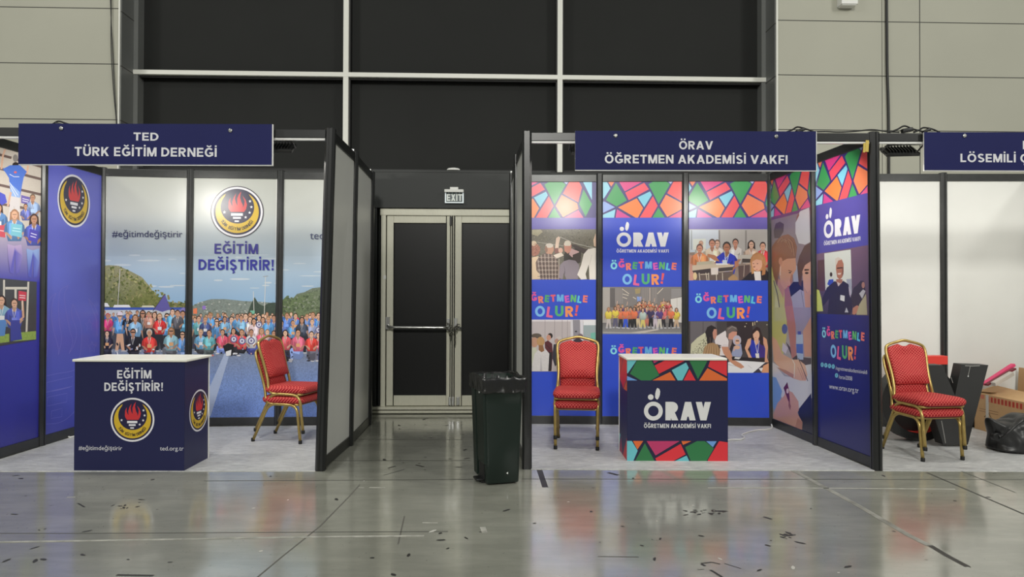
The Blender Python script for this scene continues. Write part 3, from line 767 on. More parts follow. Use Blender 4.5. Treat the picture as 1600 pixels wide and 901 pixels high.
# ------------------------------------------------------------------ artwork
INK = .86
SKIN = [(222, 176, 148), (208, 158, 128), (232, 190, 164), (196, 146, 118)]
HAIR = [(44, 34, 30), (70, 50, 38), (110, 78, 52), (34, 30, 32), (150, 116, 78)]
def fig(p, x, y, h, shirt, skin=None, hair=None, pants=(40, 42, 52), pose='stand', R=random, long=False, foot=None, hat=None, shades=False):
    """a printed figure; (x,y) crown of the head, h head height in pixels"""
    skin = skin or R.choice(SKIN); hair = hair or R.choice(HAIR); z0 = p.z
    dk = tuple(c * .78 for c in shirt); sk2 = tuple(c * .86 for c in skin)
    sh, wa = y + h * 1.18, y + h * 3.3
    if long: p.poly([(x - h * .46, y + h * .3), (x, y - h * .06), (x + h * .46, y + h * .3), (x + h * .56, y + h * 1.6), (x - h * .56, y + h * 1.6)], hair)
    foot = foot or y + h * 6.8
    if pose == 'stand':
        for q in (-1, 1):
            p.poly([(x + q * h * .1 - h * .36, wa - h * .2), (x + q * h * .1 + h * .36, wa - h * .2), (x + q * h * .5 + h * .22, foot - 2), (x + q * h * .5 - h * .24, foot - 2)], pants)
            p.poly([(x + q * h * .5 - h * .3, foot - 2), (x + q * h * .5 + h * .3, foot - 2), (x + q * h * .55 + h * .34, foot), (x + q * h * .5 - h * .3, foot)], (190, 190, 195))
    elif pose == 'kneel':
        foot += R.uniform(-2.5, 2.5); q = R.choice((-1, 1)); kx = x + q * h * R.uniform(.7, 1.1); lt = tuple(min(255, c * 1.25 + 8) for c in pants)
        p.poly([(x - h * .7, wa - h * .2), (x + h * .7, wa - h * .2), (x + h * .8, foot - h * .5), (x + h * .35, foot), (x - h * .5, foot - h * .1), (x - h * .85, foot - h * .6)], pants)
        p.poly([(x - q * h * .3, wa - h * .15), (kx - q * h * .1, wa - h * .55), (kx + q * h * .22, wa - h * .2), (kx + q * h * .1, foot - h * .1), (kx - q * h * .3, foot - h * .05), (kx - q * h * .2, wa + h * .2), (x - q * h * .2, wa + h * .45)], lt)
        p.ell(kx + q * h * .05, foot, h * .36, h * .15, (206, 206, 212), n=8)
        if R.random() < .5: p.ell(x - q * h * .5, foot - h * .02, h * .32, h * .13, R.choice([(190, 190, 198), (60, 60, 70), (214, 120, 110)]), n=8)
    p.poly([(x - h * .3, sh - h * .12), (x + h * .3, sh - h * .12), (x + h * .85, sh + h * .22), (x + h * 1.0, sh + h * .9), (x + h * .68, wa), (x - h * .68, wa), (x - h * 1.0, sh + h * .9), (x - h * .85, sh + h * .22)], [shirt] * 4 + [dk] * 3 + [shirt])
    if h > 6:
        lt = tuple(min(255, c * 1.16 + 6) for c in shirt); q = R.choice((-1, 1))
        p.poly([(x + q * h * .1, sh + h * .2), (x + q * h * .55, sh + h * .25), (x + q * h * .62, sh + h * 1.3), (x + q * h * .3, wa - h * .1), (x + q * h * .2, sh + h * 1.1)], lt)
        p.poly([(x - q * h * .25, sh + h * .9), (x - q * h * .6, sh + h * .6), (x - q * h * .62, wa - h * .05), (x - q * h * .2, wa - h * .05)], dk)
    for q in (-1, 1):
        a = q * h
        p.poly([(x + a * .8, sh + h * .2), (x + a * 1.02, sh + h * .5), (x + a * 1.12, sh + h * 1.2), (x + a * .74, sh + h * 1.2)], dk)
        ex, ey = (x + a * .25, wa - h * .35) if pose != 'stand' or R.random() < .4 else (x + a * 1.05, wa + h * .2)
        p.poly([(x + a * 1.08, sh + h * 1.15), (x + a * .78, sh + h * 1.2), (ex, ey - h * .12), (ex + a * .12, ey + h * .2)], sk2)
    p.poly([(x - h * .19, y + h * .75), (x + h * .19, y + h * .75), (x + h * .26, sh + h * .12), (x, sh + h * .35), (x - h * .26, sh + h * .12)], sk2)
    p.ell(x, y + h * .46, h * .41, h * .5, hair, n=12)
    p.ell(x, y + h * .58, h * .32, h * .42, skin, n=12)
    if hat: p.poly([(x - h * .45, y + h * .42), (x - h * .36, y - h * .02), (x, y - h * .18), (x + h * .36, y - h * .02), (x + h * .45, y + h * .42)], hat)
    if h > 7:
        p.poly([(x - h * .3, y + h * .46), (x + h * .3, y + h * .46), (x + h * .26, y + h * .62), (x - h * .26, y + h * .62)] if shades else [(x - h * .22, y + h * .5), (x + h * .22, y + h * .5), (x + h * .2, y + h * .56), (x - h * .2, y + h * .56)], (38, 34, 36) if shades else (96, 66, 58))
        p.poly([(x - h * .13, y + h * .78), (x + h * .13, y + h * .78), (x, y + h * .85)], (176, 84, 84))
        p.line([(x - h * .22, sh + h * .05), (x - h * .05, sh + h * 1.1), (x + h * .2, sh + h * .02)], h * .07, (235, 235, 240))
        if R.random() < .6: p.poly([(x - h * .3, sh + h * .95), (x + h * .3, sh + h * .95), (x + h * .3, sh + h * 1.45), (x - h * .3, sh + h * 1.45)], R.choice([(232, 232, 236), (226, 170, 120), tuple(min(255, c + 40) for c in shirt)]))
def star(p, c, r, col):
    p.st([(c[0] + r * (1 if k % 2 == 0 else .42) * math.sin(k * PI / 5), c[1] + r * (1 if k % 2 == 0 else .42) * math.cos(k * PI / 5)) for k in range(10)], col)
def crest(p, c, R, outline=False, wx=1.0):
    """round crest: torch with flames, five stars and a crescent"""
    m = lambda x, y: (c[0] + (x - 473) / 383 * R * wx, c[1] - (y - 455) / 383 * R)
    disc = lambda r, col, cy=455, cx=473, n=48: p.st([m(cx + r * math.cos(2 * PI * k / n), cy + r * math.sin(2 * PI * k / n)) for k in range(n)], col)
    if outline: disc(398, (60, 56, 70))
    disc(384, (232, 230, 236)); disc(354, (34, 30, 66))
    o = [(473 + 325 * math.cos(a), 455 + 325 * math.sin(a)) for a in [math.radians(-58 + k * (296 / 40)) for k in range(41)]]
    i = [(476 + 252 * math.cos(a), 382 + 252 * math.sin(a)) for a in [math.radians(-40 + k * (260 / 40)) for k in range(41)]]
    p.z += 1
    for k in range(40): p.st([m(*o[k]), m(*o[k + 1]), m(*i[k + 1]), m(*i[k])], (214, 178, 48), 0, False)
    red = (206, 52, 58)
    for f in ([(375, 455), (345, 410), (338, 375), (400, 372), (440, 385), (500, 372), (560, 385), (617, 345), (606, 410), (575, 455)],
              [(340, 385), (342, 300), (358, 262), (372, 238), (366, 300), (384, 345), (410, 392), (380, 420)],
              [(402, 392), (398, 300), (420, 230), (455, 172), (436, 250), (450, 310), (482, 372), (486, 400)],
              [(476, 372), (470, 250), (495, 190), (530, 140), (514, 230), (532, 300), (558, 350), (560, 400), (500, 400)],
              [(556, 398), (576, 350), (582, 290), (552, 205), (598, 268), (620, 345), (606, 402)]): p.st([m(*q) for q in f], red)
    for q in ((380, 475, 558, 515), (410, 532, 530, 562), (435, 586, 500, 610)): p.st([m(q[0], q[1]), m(q[2], q[1]), m(q[2], q[3]), m(q[0], q[3])], (232, 230, 236))
    for q in ((665, 290), (685, 378), (660, 465), (600, 537), (282, 462)): star(p, m(*q), 25 / 383 * R, (236, 234, 240))
    tx = 'TÜRK EĞİTİM DERNEĞİ'
    for k, ch in enumerate(tx):
        if ch == ' ': continue
        a = math.radians(213 + k * (115 / (len(tx) - 1))); r = .69 * R
        ctr = (c[0] + r * math.cos(a) * wx, c[1] + r * math.sin(a))
        p.cap_at(ch, ctr, .125 * R, a - 1.5 * PI, (40, 34, 40), .2, wx)
def playful(p, u0, v0, u1, v1, hp, U0, V0, U1, V1, HP):
    cs = [(140, 222, 240), (240, 88, 160), (248, 132, 106), (84, 176, 112), (236, 96, 116), (112, 186, 240), (228, 92, 190), (104, 192, 112), (96, 204, 236), (246, 126, 108)]
    def put(word, a, b, h, cols, w, dy, rt):
        A, B = Vector(p.px(*a)), Vector(p.px(*b)); hh = (Vector(p.px(a[0], a[1] - h)) - A).length
        ws = [cap_glyph(ch, w)[1] for ch in word]; tot = sum(ws) + .16 * (len(word) - 1); x = 0; k = (B - A).length / tot / hh
        d = (B - A).normalized(); up = Vector((-d.y, d.x))
        for i, ch in enumerate(word):
            c = A + d * ((x + ws[i] / 2) * hh * k) + up * hh * dy[i % len(dy)]; x += ws[i] + .16
            p.cap_at(ch, c, hh, rt[i % len(rt)] + math.atan2(d.y, d.x), cols[i % len(cols)], w, k)
    put('ÖĞRETMENLE', (u0, v0), (u1, v1), hp, cs, .24, (-.04, .2, -.12, .02, .08, .1, -.04, .04, -.1, -.02), (.0, -.05, .1, -.12, .05, 0, .12, -.06, -.16, -.1))
    put('OLUR!', (U0, V0), (U1, V1), HP, [(132, 196, 244), (238, 104, 156), (88, 184, 122), (252, 154, 92), (238, 92, 96)], .22, (0, -.08, .04, 0, .1), (0, -.14, .0, .03, -.14))
def orav(p, c, r, col=(232, 232, 236), sub=True):
    """c: centre of the ring, r its outer radius (metres on the plane)"""
    m = lambda x, y: (c[0] + x * r, c[1] + y * r)
    n = 32; p.z += 1
    for k in range(n):
        a, b = 2 * PI * k / n, 2 * PI * (k + 1) / n
        p.st([m(math.cos(a), math.sin(a)), m(math.cos(b), math.sin(b)), m(.56 * math.cos(b), .56 * math.sin(b)), m(.56 * math.cos(a), .56 * math.sin(a))], col, 0, False)
    p.st([m(-.28 + .3 * math.cos(k * PI / 8), 1.48 + .3 * math.sin(k * PI / 8)) for k in range(16)], col)
    p.st([m(*q) for q in ((.18, 1.44), (.2, 1.9), (.3, 2.25), (.42, 2.46), (.62, 2.34), (.72, 2.1), (.68, 1.7), (.55, 1.36), (.4, 1.2), (.28, 1.3))], col)
    x = 1.28
    for ch in 'RAV':
        P, W_ = cap_glyph(ch, .3); k = 1.95; p.z += 1
        for g, q in P: p.st([m(x + a * k * .98, -.97 + b * k) for a, b in q], col, 0, g + .01)
        x += W_ * k * .98 + (.22 if ch == 'R' else .02)
    if sub:
        t = 'ÖĞRETMEN AKADEMİSİ VAKFI'; tot = sum(.33 if ch == ' ' else cap_glyph(ch, .19)[1] + .14 for ch in t); k = 7.15 / tot; xx = -1.0
        for ch in t:
            if ch == ' ': xx += .33 * k; continue
            P, W_ = cap_glyph(ch, .19)
            for g, q in P: p.st([m(xx + a * k, -1.78 + b * .44) for a, b in q], col, 0, g + .01)
            xx += (W_ + .14) * k
MOS = [((150, 214, 236), [(730, 60), (800, 88), (832, 150), (772, 245), (730, 240)]), ((244, 130, 92), [(812, 88), (870, 88), (840, 132)]), ((64, 160, 92), [(885, 98), (988, 265), (890, 322), (790, 262)]),
       ((226, 66, 140), [(915, 88), (1130, 88), (968, 180)]), ((240, 84, 104), [(972, 190), (1150, 97), (1194, 160), (1005, 264)]), ((64, 160, 92), [(1190, 112), (1232, 88), (1360, 88), (1392, 112), (1286, 300)]),
       ((130, 206, 230), [(1090, 236), (1205, 180), (1222, 214), (1150, 330)]), ((246, 136, 70), [(905, 332), (1080, 245), (1140, 340), (1092, 430), (1070, 430)]), ((150, 176, 236), [(730, 275), (778, 275), (875, 330), (730, 400)]),
       ((150, 214, 236), [(730, 416), (880, 350), (868, 430), (730, 430)]), ((214, 70, 150), [(895, 350), (1025, 430), (882, 430)]), ((240, 88, 96), [(1232, 225), (1276, 318), (1214, 430), (1108, 430)]),
       ((64, 160, 92), [(1284, 336), (1342, 430), (1228, 430)]), ((246, 136, 92), [(1298, 316), (1354, 212), (1500, 292), (1512, 345), (1366, 424)]), ((244, 92, 92), [(1366, 198), (1424, 88), (1520, 88), (1545, 140), (1510, 282)]),
       ((226, 90, 140), [(1380, 430), (1512, 356), (1560, 430)]), ((190, 200, 240), [(1375, 88), (1415, 88), (1398, 110)]),
       ((232, 88, 92), [(560, 60), (720, 60), (720, 255), (700, 265), (640, 190)]), ((246, 136, 92), [(600, 200), (690, 280), (715, 320), (620, 420), (560, 330)]), ((64, 160, 92), [(560, 88), (620, 180), (540, 300)]), ((214, 70, 150), [(640, 430), (720, 340), (720, 430)]),
       ((64, 160, 92), [(1520, 300), (1560, 160), (1640, 300), (1580, 420)]), ((150, 214, 236), [(1556, 88), (1640, 88), (1640, 260)])]
def mosaic(p, s0, ttop, h, k=.00118, x0=755):
    """stained-glass style band hanging from height ttop, scaled k metres per design unit"""
    old = p.clip; p.clip = (old[0], ttop - h, old[2], ttop)
    p.st([(old[0], ttop - h), (old[2], ttop - h), (old[2], ttop), (old[0], ttop)], (62, 52, 122))
    for col, q in MOS: p.st([(s0 + (x - x0) * k, ttop - (y - 88) * k * (h / (342 * k))) for x, y in q], col)
    p.clip = old
# --- crowd backdrop over three panels
def backdrop(p):
    p.rect(120, 262, 620, 330, ((190, 192, 184), (190, 193, 189))); p.rect(120, 330, 620, 400, ((190, 193, 189), (170, 186, 200)))
    p.rect(120, 400, 620, 486, ((176, 192, 206), (136, 174, 210)))
    r = random.Random(5)
    for i in range(26):
        x, y = r.uniform(160, 505), r.uniform(395, 450); p.ell(x, y, r.uniform(6, 20), r.uniform(.6, 1.6), (196, 206, 214), n=8)
    p.poly([(150, 417), (170, 414), (185, 415), (205, 424), (222, 433), (233, 446), (242, 460), (256, 468), (272, 474), (300, 472), (300, 492), (150, 492)], [(150, 148, 112)] * 6 + [(120, 124, 70)] * 4 + [(92, 104, 48)] * 2, .5)
    for i in range(330):
        x = r.uniform(158, 296); top = 416 if x < 190 else 416 + (x - 190) * .62 if x < 270 else 470
        y = r.uniform(top + 1, 489); k = (y - 415) / 75; c = r.choice([(168, 164, 112), (120, 128, 66), (88, 100, 46), (146, 140, 92), (104, 112, 58)])
        p.ell(x, y, r.uniform(1, 3.4), r.uniform(.8, 2.2), tuple(v * (1.08 - .25 * k) for v in c), .3, 6, r.uniform(0, 3))
    p.poly([(300, 478), (312, 472), (330, 467), (352, 467), (380, 470), (405, 471), (440, 474), (440, 496), (300, 496)], (128, 138, 132), .45)
    for i in range(70): p.ell(r.uniform(305, 433), r.uniform(471, 488), r.uniform(.6, 2), r.uniform(.5, 1.2), r.choice([(196, 196, 190), (100, 112, 100), (150, 152, 146)]), 0, 6)
    p.poly([(386, 492), (392, 475), (398, 464), (404, 474), (412, 478), (420, 473), (436, 472), (436, 492)], (62, 76, 66), .5)
    p.poly([(440, 496), (440, 470), (448, 462), (456, 468), (464, 459), (476, 456), (488, 450), (520, 446), (560, 450), (560, 496)], [(104, 122, 82)] * 4 + [(112, 122, 106)] * 6, .6)
    for i in range(120): p.ell(r.uniform(442, 510), r.uniform(462, 488), r.uniform(1, 3), r.uniform(.8, 2), r.choice([(92, 108, 78), (134, 142, 124), (76, 90, 66)]), .3, 6)
    for x0, x1, y0, c in ((150, 172, 473, (232, 232, 236)), (176, 206, 476, (228, 228, 230)), (220, 244, 477, (206, 204, 180))): p.poly([(x0, y0 + 6), (x0 + 3, y0), (x1 - 4, y0), (x1, y0 + 6)], c)
    p.rect(150, 480, 296, 484, (62, 88, 168)); p.rect(150, 484, 300, 500, (196, 200, 206), .2)
    p.poly([(240, 483), (258, 460), (262, 470), (267, 483), (254, 487)], (96, 90, 160)); p.line([(239, 486), (258, 459)], 1, (70, 66, 80)); p.poly([(278, 487), (286, 480), (294, 482), (290, 489)], (130, 120, 186))
    for a in ([(188, 420), (184.5, 478)], [(415, 432), (413, 492)], [(396, 455), (397, 490)]): p.line(a, .9, (214, 212, 206))
    p.line([(411, 432), (419, 431)], 1, (150, 150, 150)); p.poly([(391, 485), (398, 485), (398, 490), (391, 490)], (120, 186, 160)); p.poly([(302, 482), (308, 481), (308, 490), (302, 490)], (236, 130, 90)); p.poly([(316, 478), (321, 477), (322, 482), (317, 484)], (150, 120, 200))
    # road
    p.rect(120, 496, 620, 548, (74, 76, 84)); p.rect(120, 545, 620, 600, ((128, 138, 158), (122, 148, 204)), .42); p.rect(120, 600, 620, 670, ((122, 148, 204), (104, 134, 210)), .46)
    p.poly([(351, 552), (359, 552), (345, 599), (329, 650), (306, 650), (330, 599)], (172, 186, 216), .06)
    # people, back to front
    z = p.z
    for i in range(210):
        x = r.uniform(157, 520); y = r.uniform(484, 499) if x < 300 else r.uniform(487, 497); h = r.uniform(4.5, 6.5)
        fig(p, x, y, h, r.choice([(90, 150, 214), (84, 140, 206), (110, 170, 224), (70, 120, 190), (120, 130, 170), (220, 80, 100)]), R=r, pose='bust')
        p.z = z + (i % 5) * 14
    B, LB_, TE, RD, PK = (92, 158, 218), (128, 182, 224), (110, 186, 196), (226, 58, 58), (232, 92, 120)
    def row(items, pose, foot, k0):
        for i, it in enumerate(items):
            p.z = z + k0 + (i % 3) * 16; kw = it[4] if len(it) > 4 else {}
            fig(p, it[0], it[1], it[2], it[3], R=r, pose=pose, foot=foot, **kw)
    row([(169, 489, 8.5, (226, 70, 130), {'hair': (190, 60, 60)}), (188, 488, 10, (92, 156, 220), {'hat': (226, 216, 232), 'shades': True, 'pants': (216, 170, 140)}), (212, 491, 10.5, (140, 186, 226), {'long': True}), (223.5, 484, 10.5, (66, 66, 66), {'long': True, 'shades': True}),
         (242, 487, 9, (60, 56, 60), {'long': True}), (250, 489, 10, RD, {}), (261.5, 489, 10.5, (96, 162, 222), {'shades': True}), (270, 482, 9, (108, 180, 224), {}), (278, 484, 9, (92, 92, 100), {'hair': (60, 40, 34)}), (286, 485, 10, (100, 176, 216), {}), (200, 489, 8, (34, 34, 40), {}), (233, 486, 8, (210, 150, 130), {})], 'stand', 549, 80)
    row([(329, 488, 8, B), (311, 493, 9, TE, {'hair': (80, 50, 44)}), (321, 494, 9, (70, 84, 140)), (339, 497, 9.5, B, {'shades': True}), (345.5, 500, 9.5, (100, 160, 222), {'long': True, 'shades': True}), (351.5, 494, 8, LB_), (362, 494, 9.5, LB_), (371, 490, 8, B), (377, 492, 8, LB_), (384, 489, 9.5, (56, 66, 190)), (391, 494, 8.5, (214, 214, 220), {'long': True}),
         (397, 497, 9, (226, 200, 206), {'long': True}), (405, 491, 9, (220, 220, 226), {'long': True}), (411, 495, 8.5, (206, 214, 226), {'long': True}), (419.5, 494, 9, B), (428, 492, 9, (90, 120, 190))], 'stand', 550, 80)
    row([(448.6, 488, 8.5, (90, 130, 210)), (462, 489, 8.5, (96, 140, 216)), (472, 495, 9, (60, 70, 90), {'long': True}), (489, 487, 9, (88, 130, 214)), (458, 500, 8.5, B), (488, 498, 9, (150, 160, 200)), (498, 488, 9, B), (480, 490, 8, (90, 130, 200)), (440, 500, 9, (110, 130, 200))], 'stand', 552, 80)
    row([(208.5, 513, 11, (40, 38, 44), {'shades': True, 'pants': (38, 36, 42)}), (234, 514, 11, (232, 66, 60), {'hair': (200, 196, 190), 'pants': (70, 66, 80)}), (268, 511, 11, (150, 196, 210), {'long': True, 'shades': True, 'hair': (150, 110, 70), 'pants': (80, 82, 90)}), (285.5, 517, 10, (96, 150, 214), {'shades': True, 'pants': (120, 140, 180)}), (168, 516, 9, (46, 42, 60), {'pants': (44, 44, 56)})], 'kneel', 556, 150)
    row([(314, 514, 9.5, (120, 180, 222), {'hair': (170, 150, 110), 'pants': (56, 56, 62)}), (327, 515, 9.5, TE, {'pants': (70, 78, 80)}), (348, 514, 9, PK, {'pants': (110, 130, 190)}), (365, 512, 9, (226, 100, 110), {'long': True, 'pants': (36, 34, 38)}), (378, 514, 9.5, (240, 78, 84), {'pants': (34, 34, 40)}), (393, 514, 9, (220, 220, 226), {'pants': (60, 66, 130)}), (409, 512, 9, PK, {'long': True}), (418, 514, 9, (190, 150, 140)), (428, 516, 9, (120, 120, 140))], 'kneel', 554, 150)
    row([(446, 515, 9.5, (236, 96, 110), {'long': True, 'pants': (44, 42, 52)}), (466, 514, 10.5, (230, 110, 140), {'pants': (120, 140, 190)}), (487, 517, 9.5, (232, 74, 66), {'pants': (90, 90, 104)}), (498, 519, 9, (232, 110, 130), {'pants': (90, 100, 150)})], 'kneel', 562, 150)
    for i in range(46):
        p.z = z + 240 + i % 6; x = r.uniform(160, 505); y = r.uniform(537, 553) if x < 440 else r.uniform(545, 561)
        p.ell(x, y, r.uniform(1.2, 3.2), r.uniform(.8, 2), r.choice([(30, 30, 36), (226, 226, 232), (60, 66, 110), (214, 170, 146), (150, 156, 190), (44, 46, 54)]), 0, 7, r.uniform(0, 3))
    p.z = z + 260
    for x, y, q in ((365.7, 529.6, 5.5), (378.6, 532.5, 5.6), (393, 532, 5.6), (405, 507, 5), (498, 515, 5)):
        p.ell(x, y, q, q, (108, 104, 150)); p.ell(x, y, q * .66, q * .66, (224, 224, 234)); p.ell(x, y, q * .3, q * .36, (120, 110, 150))
    p.poly([(349, 541), (356, 536), (366, 538), (364, 549), (352, 551)], (26, 26, 28)); p.poly([(353, 549), (362, 546), (361, 555), (354, 556)], (230, 230, 232))
    p.z += 4
for a, b in (('L02', 'L12'), ('L12', 'L22'), ('L22', 'L32')):
    p = pplane(a, b); backdrop(p)
    if a == 'L02': p.text('#eğitimdeğiştirir', 176, 370, 285.5, 370.5, (44, 46, 92), .0)
    if a == 'L12':
        crest(p, p.px(371, 331), 39 / F_PX * 7.52, True)
        p.caps('EĞİTİM', 335.5, 396, 403.5, 396.5, 15.5, (58, 54, 140), .185); p.caps('DEĞİŞTİRİR!', 310.5, 421.5, 428, 422, 16.5, (50, 52, 150), .195)
    if a == 'L22': p.text('ted.org.tr', 484.5, 373.5, 552, 374, (66, 72, 110), .0)
    p.build('printed_graphic', pl[a + b], PRINT_GLOSS)
# --- blue side wall with crest and line art
p = pplane('L01', 'L02'); p.rect(40, 150, 175, 470, ((106, 110, 206), (100, 106, 208))); p.rect(40, 470, 175, 760, ((100, 106, 208), (66, 70, 178)))  # lilac upper part, made paler still to carry the lamp wash
c0 = Vector(p.px(116, 314)); Rr = abs(p.px(116, 273)[1] - c0.y); crest(p, c0, Rr, wx=.92)
G = lambda pts: [(60 + x / 3.467, 430 + y / 3.467) for x, y in pts]
for pts in ([(95, 95), (75, 150), (70, 230), (85, 310), (105, 380), (108, 430)], [(95, 95), (60, 130), (48, 200), (50, 330), (45, 440)], [(160, 55), (120, 80), (108, 150), (112, 250), (125, 340), (108, 430)], [(160, 55), (140, 110), (150, 200), (170, 300), (185, 360), (165, 425)], [(185, 155), (178, 210), (205, 300), (195, 370), (165, 425)],
            [(185, 155), (225, 250), (234, 330), (225, 430), (205, 500), (170, 520), (100, 532), (40, 545)], [(270, 125), (295, 190), (312, 240), (318, 330)], [(270, 125), (305, 170), (322, 215)], [(40, 805), (100, 800), (150, 778), (205, 725), (240, 660)], [(40, 632), (110, 620), (170, 605)]): p.curve(G(pts), .85, (126, 124, 214))
for pts in ([(45, 580), (185, 548), (182, 600), (45, 632), (45, 580)], [(48, 660), (155, 638), (152, 685), (46, 708), (48, 660)], [(70, 735), (128, 720), (126, 765), (68, 775), (70, 735)]): p.line(G(pts), .85, (126, 124, 214))
for cx, cy in ((275, 270), (290, 390)): p.line(G([(cx + 24 * (1 if k % 2 == 0 else .45) * math.sin(k * PI / 5), cy - 34 * (1 if k % 2 == 0 else .45) * math.cos(k * PI / 5)) for k in range(11)]), .8, (126, 124, 214))
p.build('printed_graphic', pl['L01L02'], PRINT_GLOSS)
# --- photo wall at the far left
p = pplane('L00', 'L01'); p.rect(-150, 100, 75, 420, ((64, 62, 168), (62, 60, 170))); p.rect(-150, 420, 75, 800, ((62, 60, 170), (50, 50, 150)))
p.poly([(-140, 150), (66, 240), (66, 370), (-140, 370)], (206, 196, 186), .06); p.rect(-140, 368, 66, 440, ((180, 168, 190), (72, 70, 176)))
for a in ([(-60, 226), (18, 246.5)], [(26, 249), (67, 261)], [(-60, 248), (67, 280.5)], [(-60, 275), (67, 304.5)], [(-60, 308), (67, 330)]): p.line(a, 4, (112, 92, 88))
p.line([(2, 264), (4.5, 243), (8, 233)], 3, (222, 178, 154)); p.line([(42, 272), (44, 256)], 3, (222, 178, 154)); p.ell(24, 247, 4, 6, (140, 134, 130)); p.ell(24.5, 258.5, 5.5, 5.5, (52, 42, 40))
p.poly([(4, 264), (16, 258), (31, 258), (42, 268), (37, 277), (34, 292), (31, 310), (17, 307), (14, 278), (9, 270)], (84, 122, 214)); p.poly([(15, 285), (31, 300), (31, 310), (17, 307)], (150, 180, 232))
for a in ([(15, 272), (22, 276), (30, 276)], [(15, 285), (28, 305)], [(16, 291), (25, 307)]): p.line(a, .9, (236, 238, 244))
p.ell(24, 269, 2.4, 1.6, (226, 110, 110)); p.poly([(17, 306), (31, 309), (31, 345), (24, 345), (22, 322), (18, 345), (12, 345)], (214, 208, 210)); p.poly([(0, 300), (8, 304), (11, 316), (0, 322), (-20, 310)], (84, 90, 200)); p.line([(12, 322), (17, 300)], 3, (214, 172, 150))
p.poly([(33, 304.5), (47, 308), (46, 320), (33, 317)], (112, 98, 176)); p.line([(35, 310), (45, 312.5)], 1.1, (234, 232, 240)); p.line([(35, 313.5), (44, 315.5)], 1.1, (234, 232, 240))
r = random.Random(11)
fig(p, 51, 303, 11, (150, 176, 222), R=r, pose='bust', hair=(120, 100, 80)); fig(p, 40, 318, 8, (110, 120, 200), R=r, pose='bust')
fig(p, -2, 318, 13, (96, 140, 196), R=r, pose='bust', long=True, hair=(70, 48, 42)); p.poly([(-10, 351), (8, 352), (8, 371), (-10, 368)], (206, 84, 100)); p.line([(0, 360), (7, 361)], 1.2, (240, 220, 224))
fig(p, 22.5, 327, 15, (104, 150, 204), R=r, pose='bust', long=True, hair=(170, 128, 100)); fig(p, 53, 334, 15, (92, 104, 200), R=r, pose='bust', long=True, hair=(74, 48, 42))
p.poly([(17, 349), (34.5, 351), (33.5, 371), (16, 367)], (128, 196, 214)); p.poly([(46, 357), (60, 361), (58, 379), (43.5, 375)], (84, 76, 186))
for a in ([(20, 356), (32, 357.5)], [(19, 360), (32, 362)]): p.line(a, 1, (206, 236, 240))
for a in ([(48, 364), (57, 367)], [(47, 368.5), (56, 371)]): p.line(a, 1.2, (232, 230, 244))
p.poly([(11, 381), (22, 384), (33, 382), (35, 400), (30, 425), (24, 428), (23, 392), (21, 428), (15, 425), (12, 400)], [(190, 168, 206)] * 3 + [(150, 136, 196)] + [(104, 98, 190)] * 5 + [(150, 136, 196)])
p.poly([(41, 388), (51, 391), (61, 388), (61, 410), (58, 432), (52, 434), (51, 398), (49, 434), (44, 432)], [(150, 176, 226)] * 3 + [(130, 146, 216)] + [(90, 92, 192)] * 5)
p.poly([(-150, 420), (57, 440), (56, 530.5), (-150, 566)], (72, 70, 72), .1)
for a, w in (([(6, 437), (5.5, 500)], 3), ([(44, 440), (41, 520)], 3), ([(8, 450), (42, 450)], 4), ([(24, 452), (24, 520)], 3.5)): p.line(a, w, (214, 208, 196))
p.poly([(32, 519), (56, 517), (56, 530), (20, 533), (20, 526)], (150, 176, 84), .3); p.poly([(-4, 524), (14, 521), (14, 534), (-4, 536)], (150, 176, 84), .3)
fig(p, 2, 461, 15, (140, 180, 206), R=r, pose='bust', long=True, hair=(54, 38, 36)); p.poly([(-6, 500), (10, 499), (7, 524), (-6, 526)], (92, 140, 206))
fig(p, 22, 466, 14, (84, 96, 190), R=r, pose='bust', hair=(70, 48, 40)); p.poly([(16, 500), (30, 500), (34, 530), (16, 533)], (66, 72, 160)); p.line([(31, 500), (36, 495), (34.5, 470)], 3.4, (216, 168, 140))
p.poly([(28.5, 454), (41, 456), (40, 470), (28, 469)], (212, 66, 84)); p.line([(30, 461), (39, 462)], 1.3, (244, 220, 224)); p.line([(30, 464.5), (39, 465.5)], 1.3, (244, 220, 224)); p.line([(34.5, 469), (34, 485)], 1.4, (236, 226, 214))
p.build('printed_graphic', pl['L00L01'], PRINT_GLOSS)
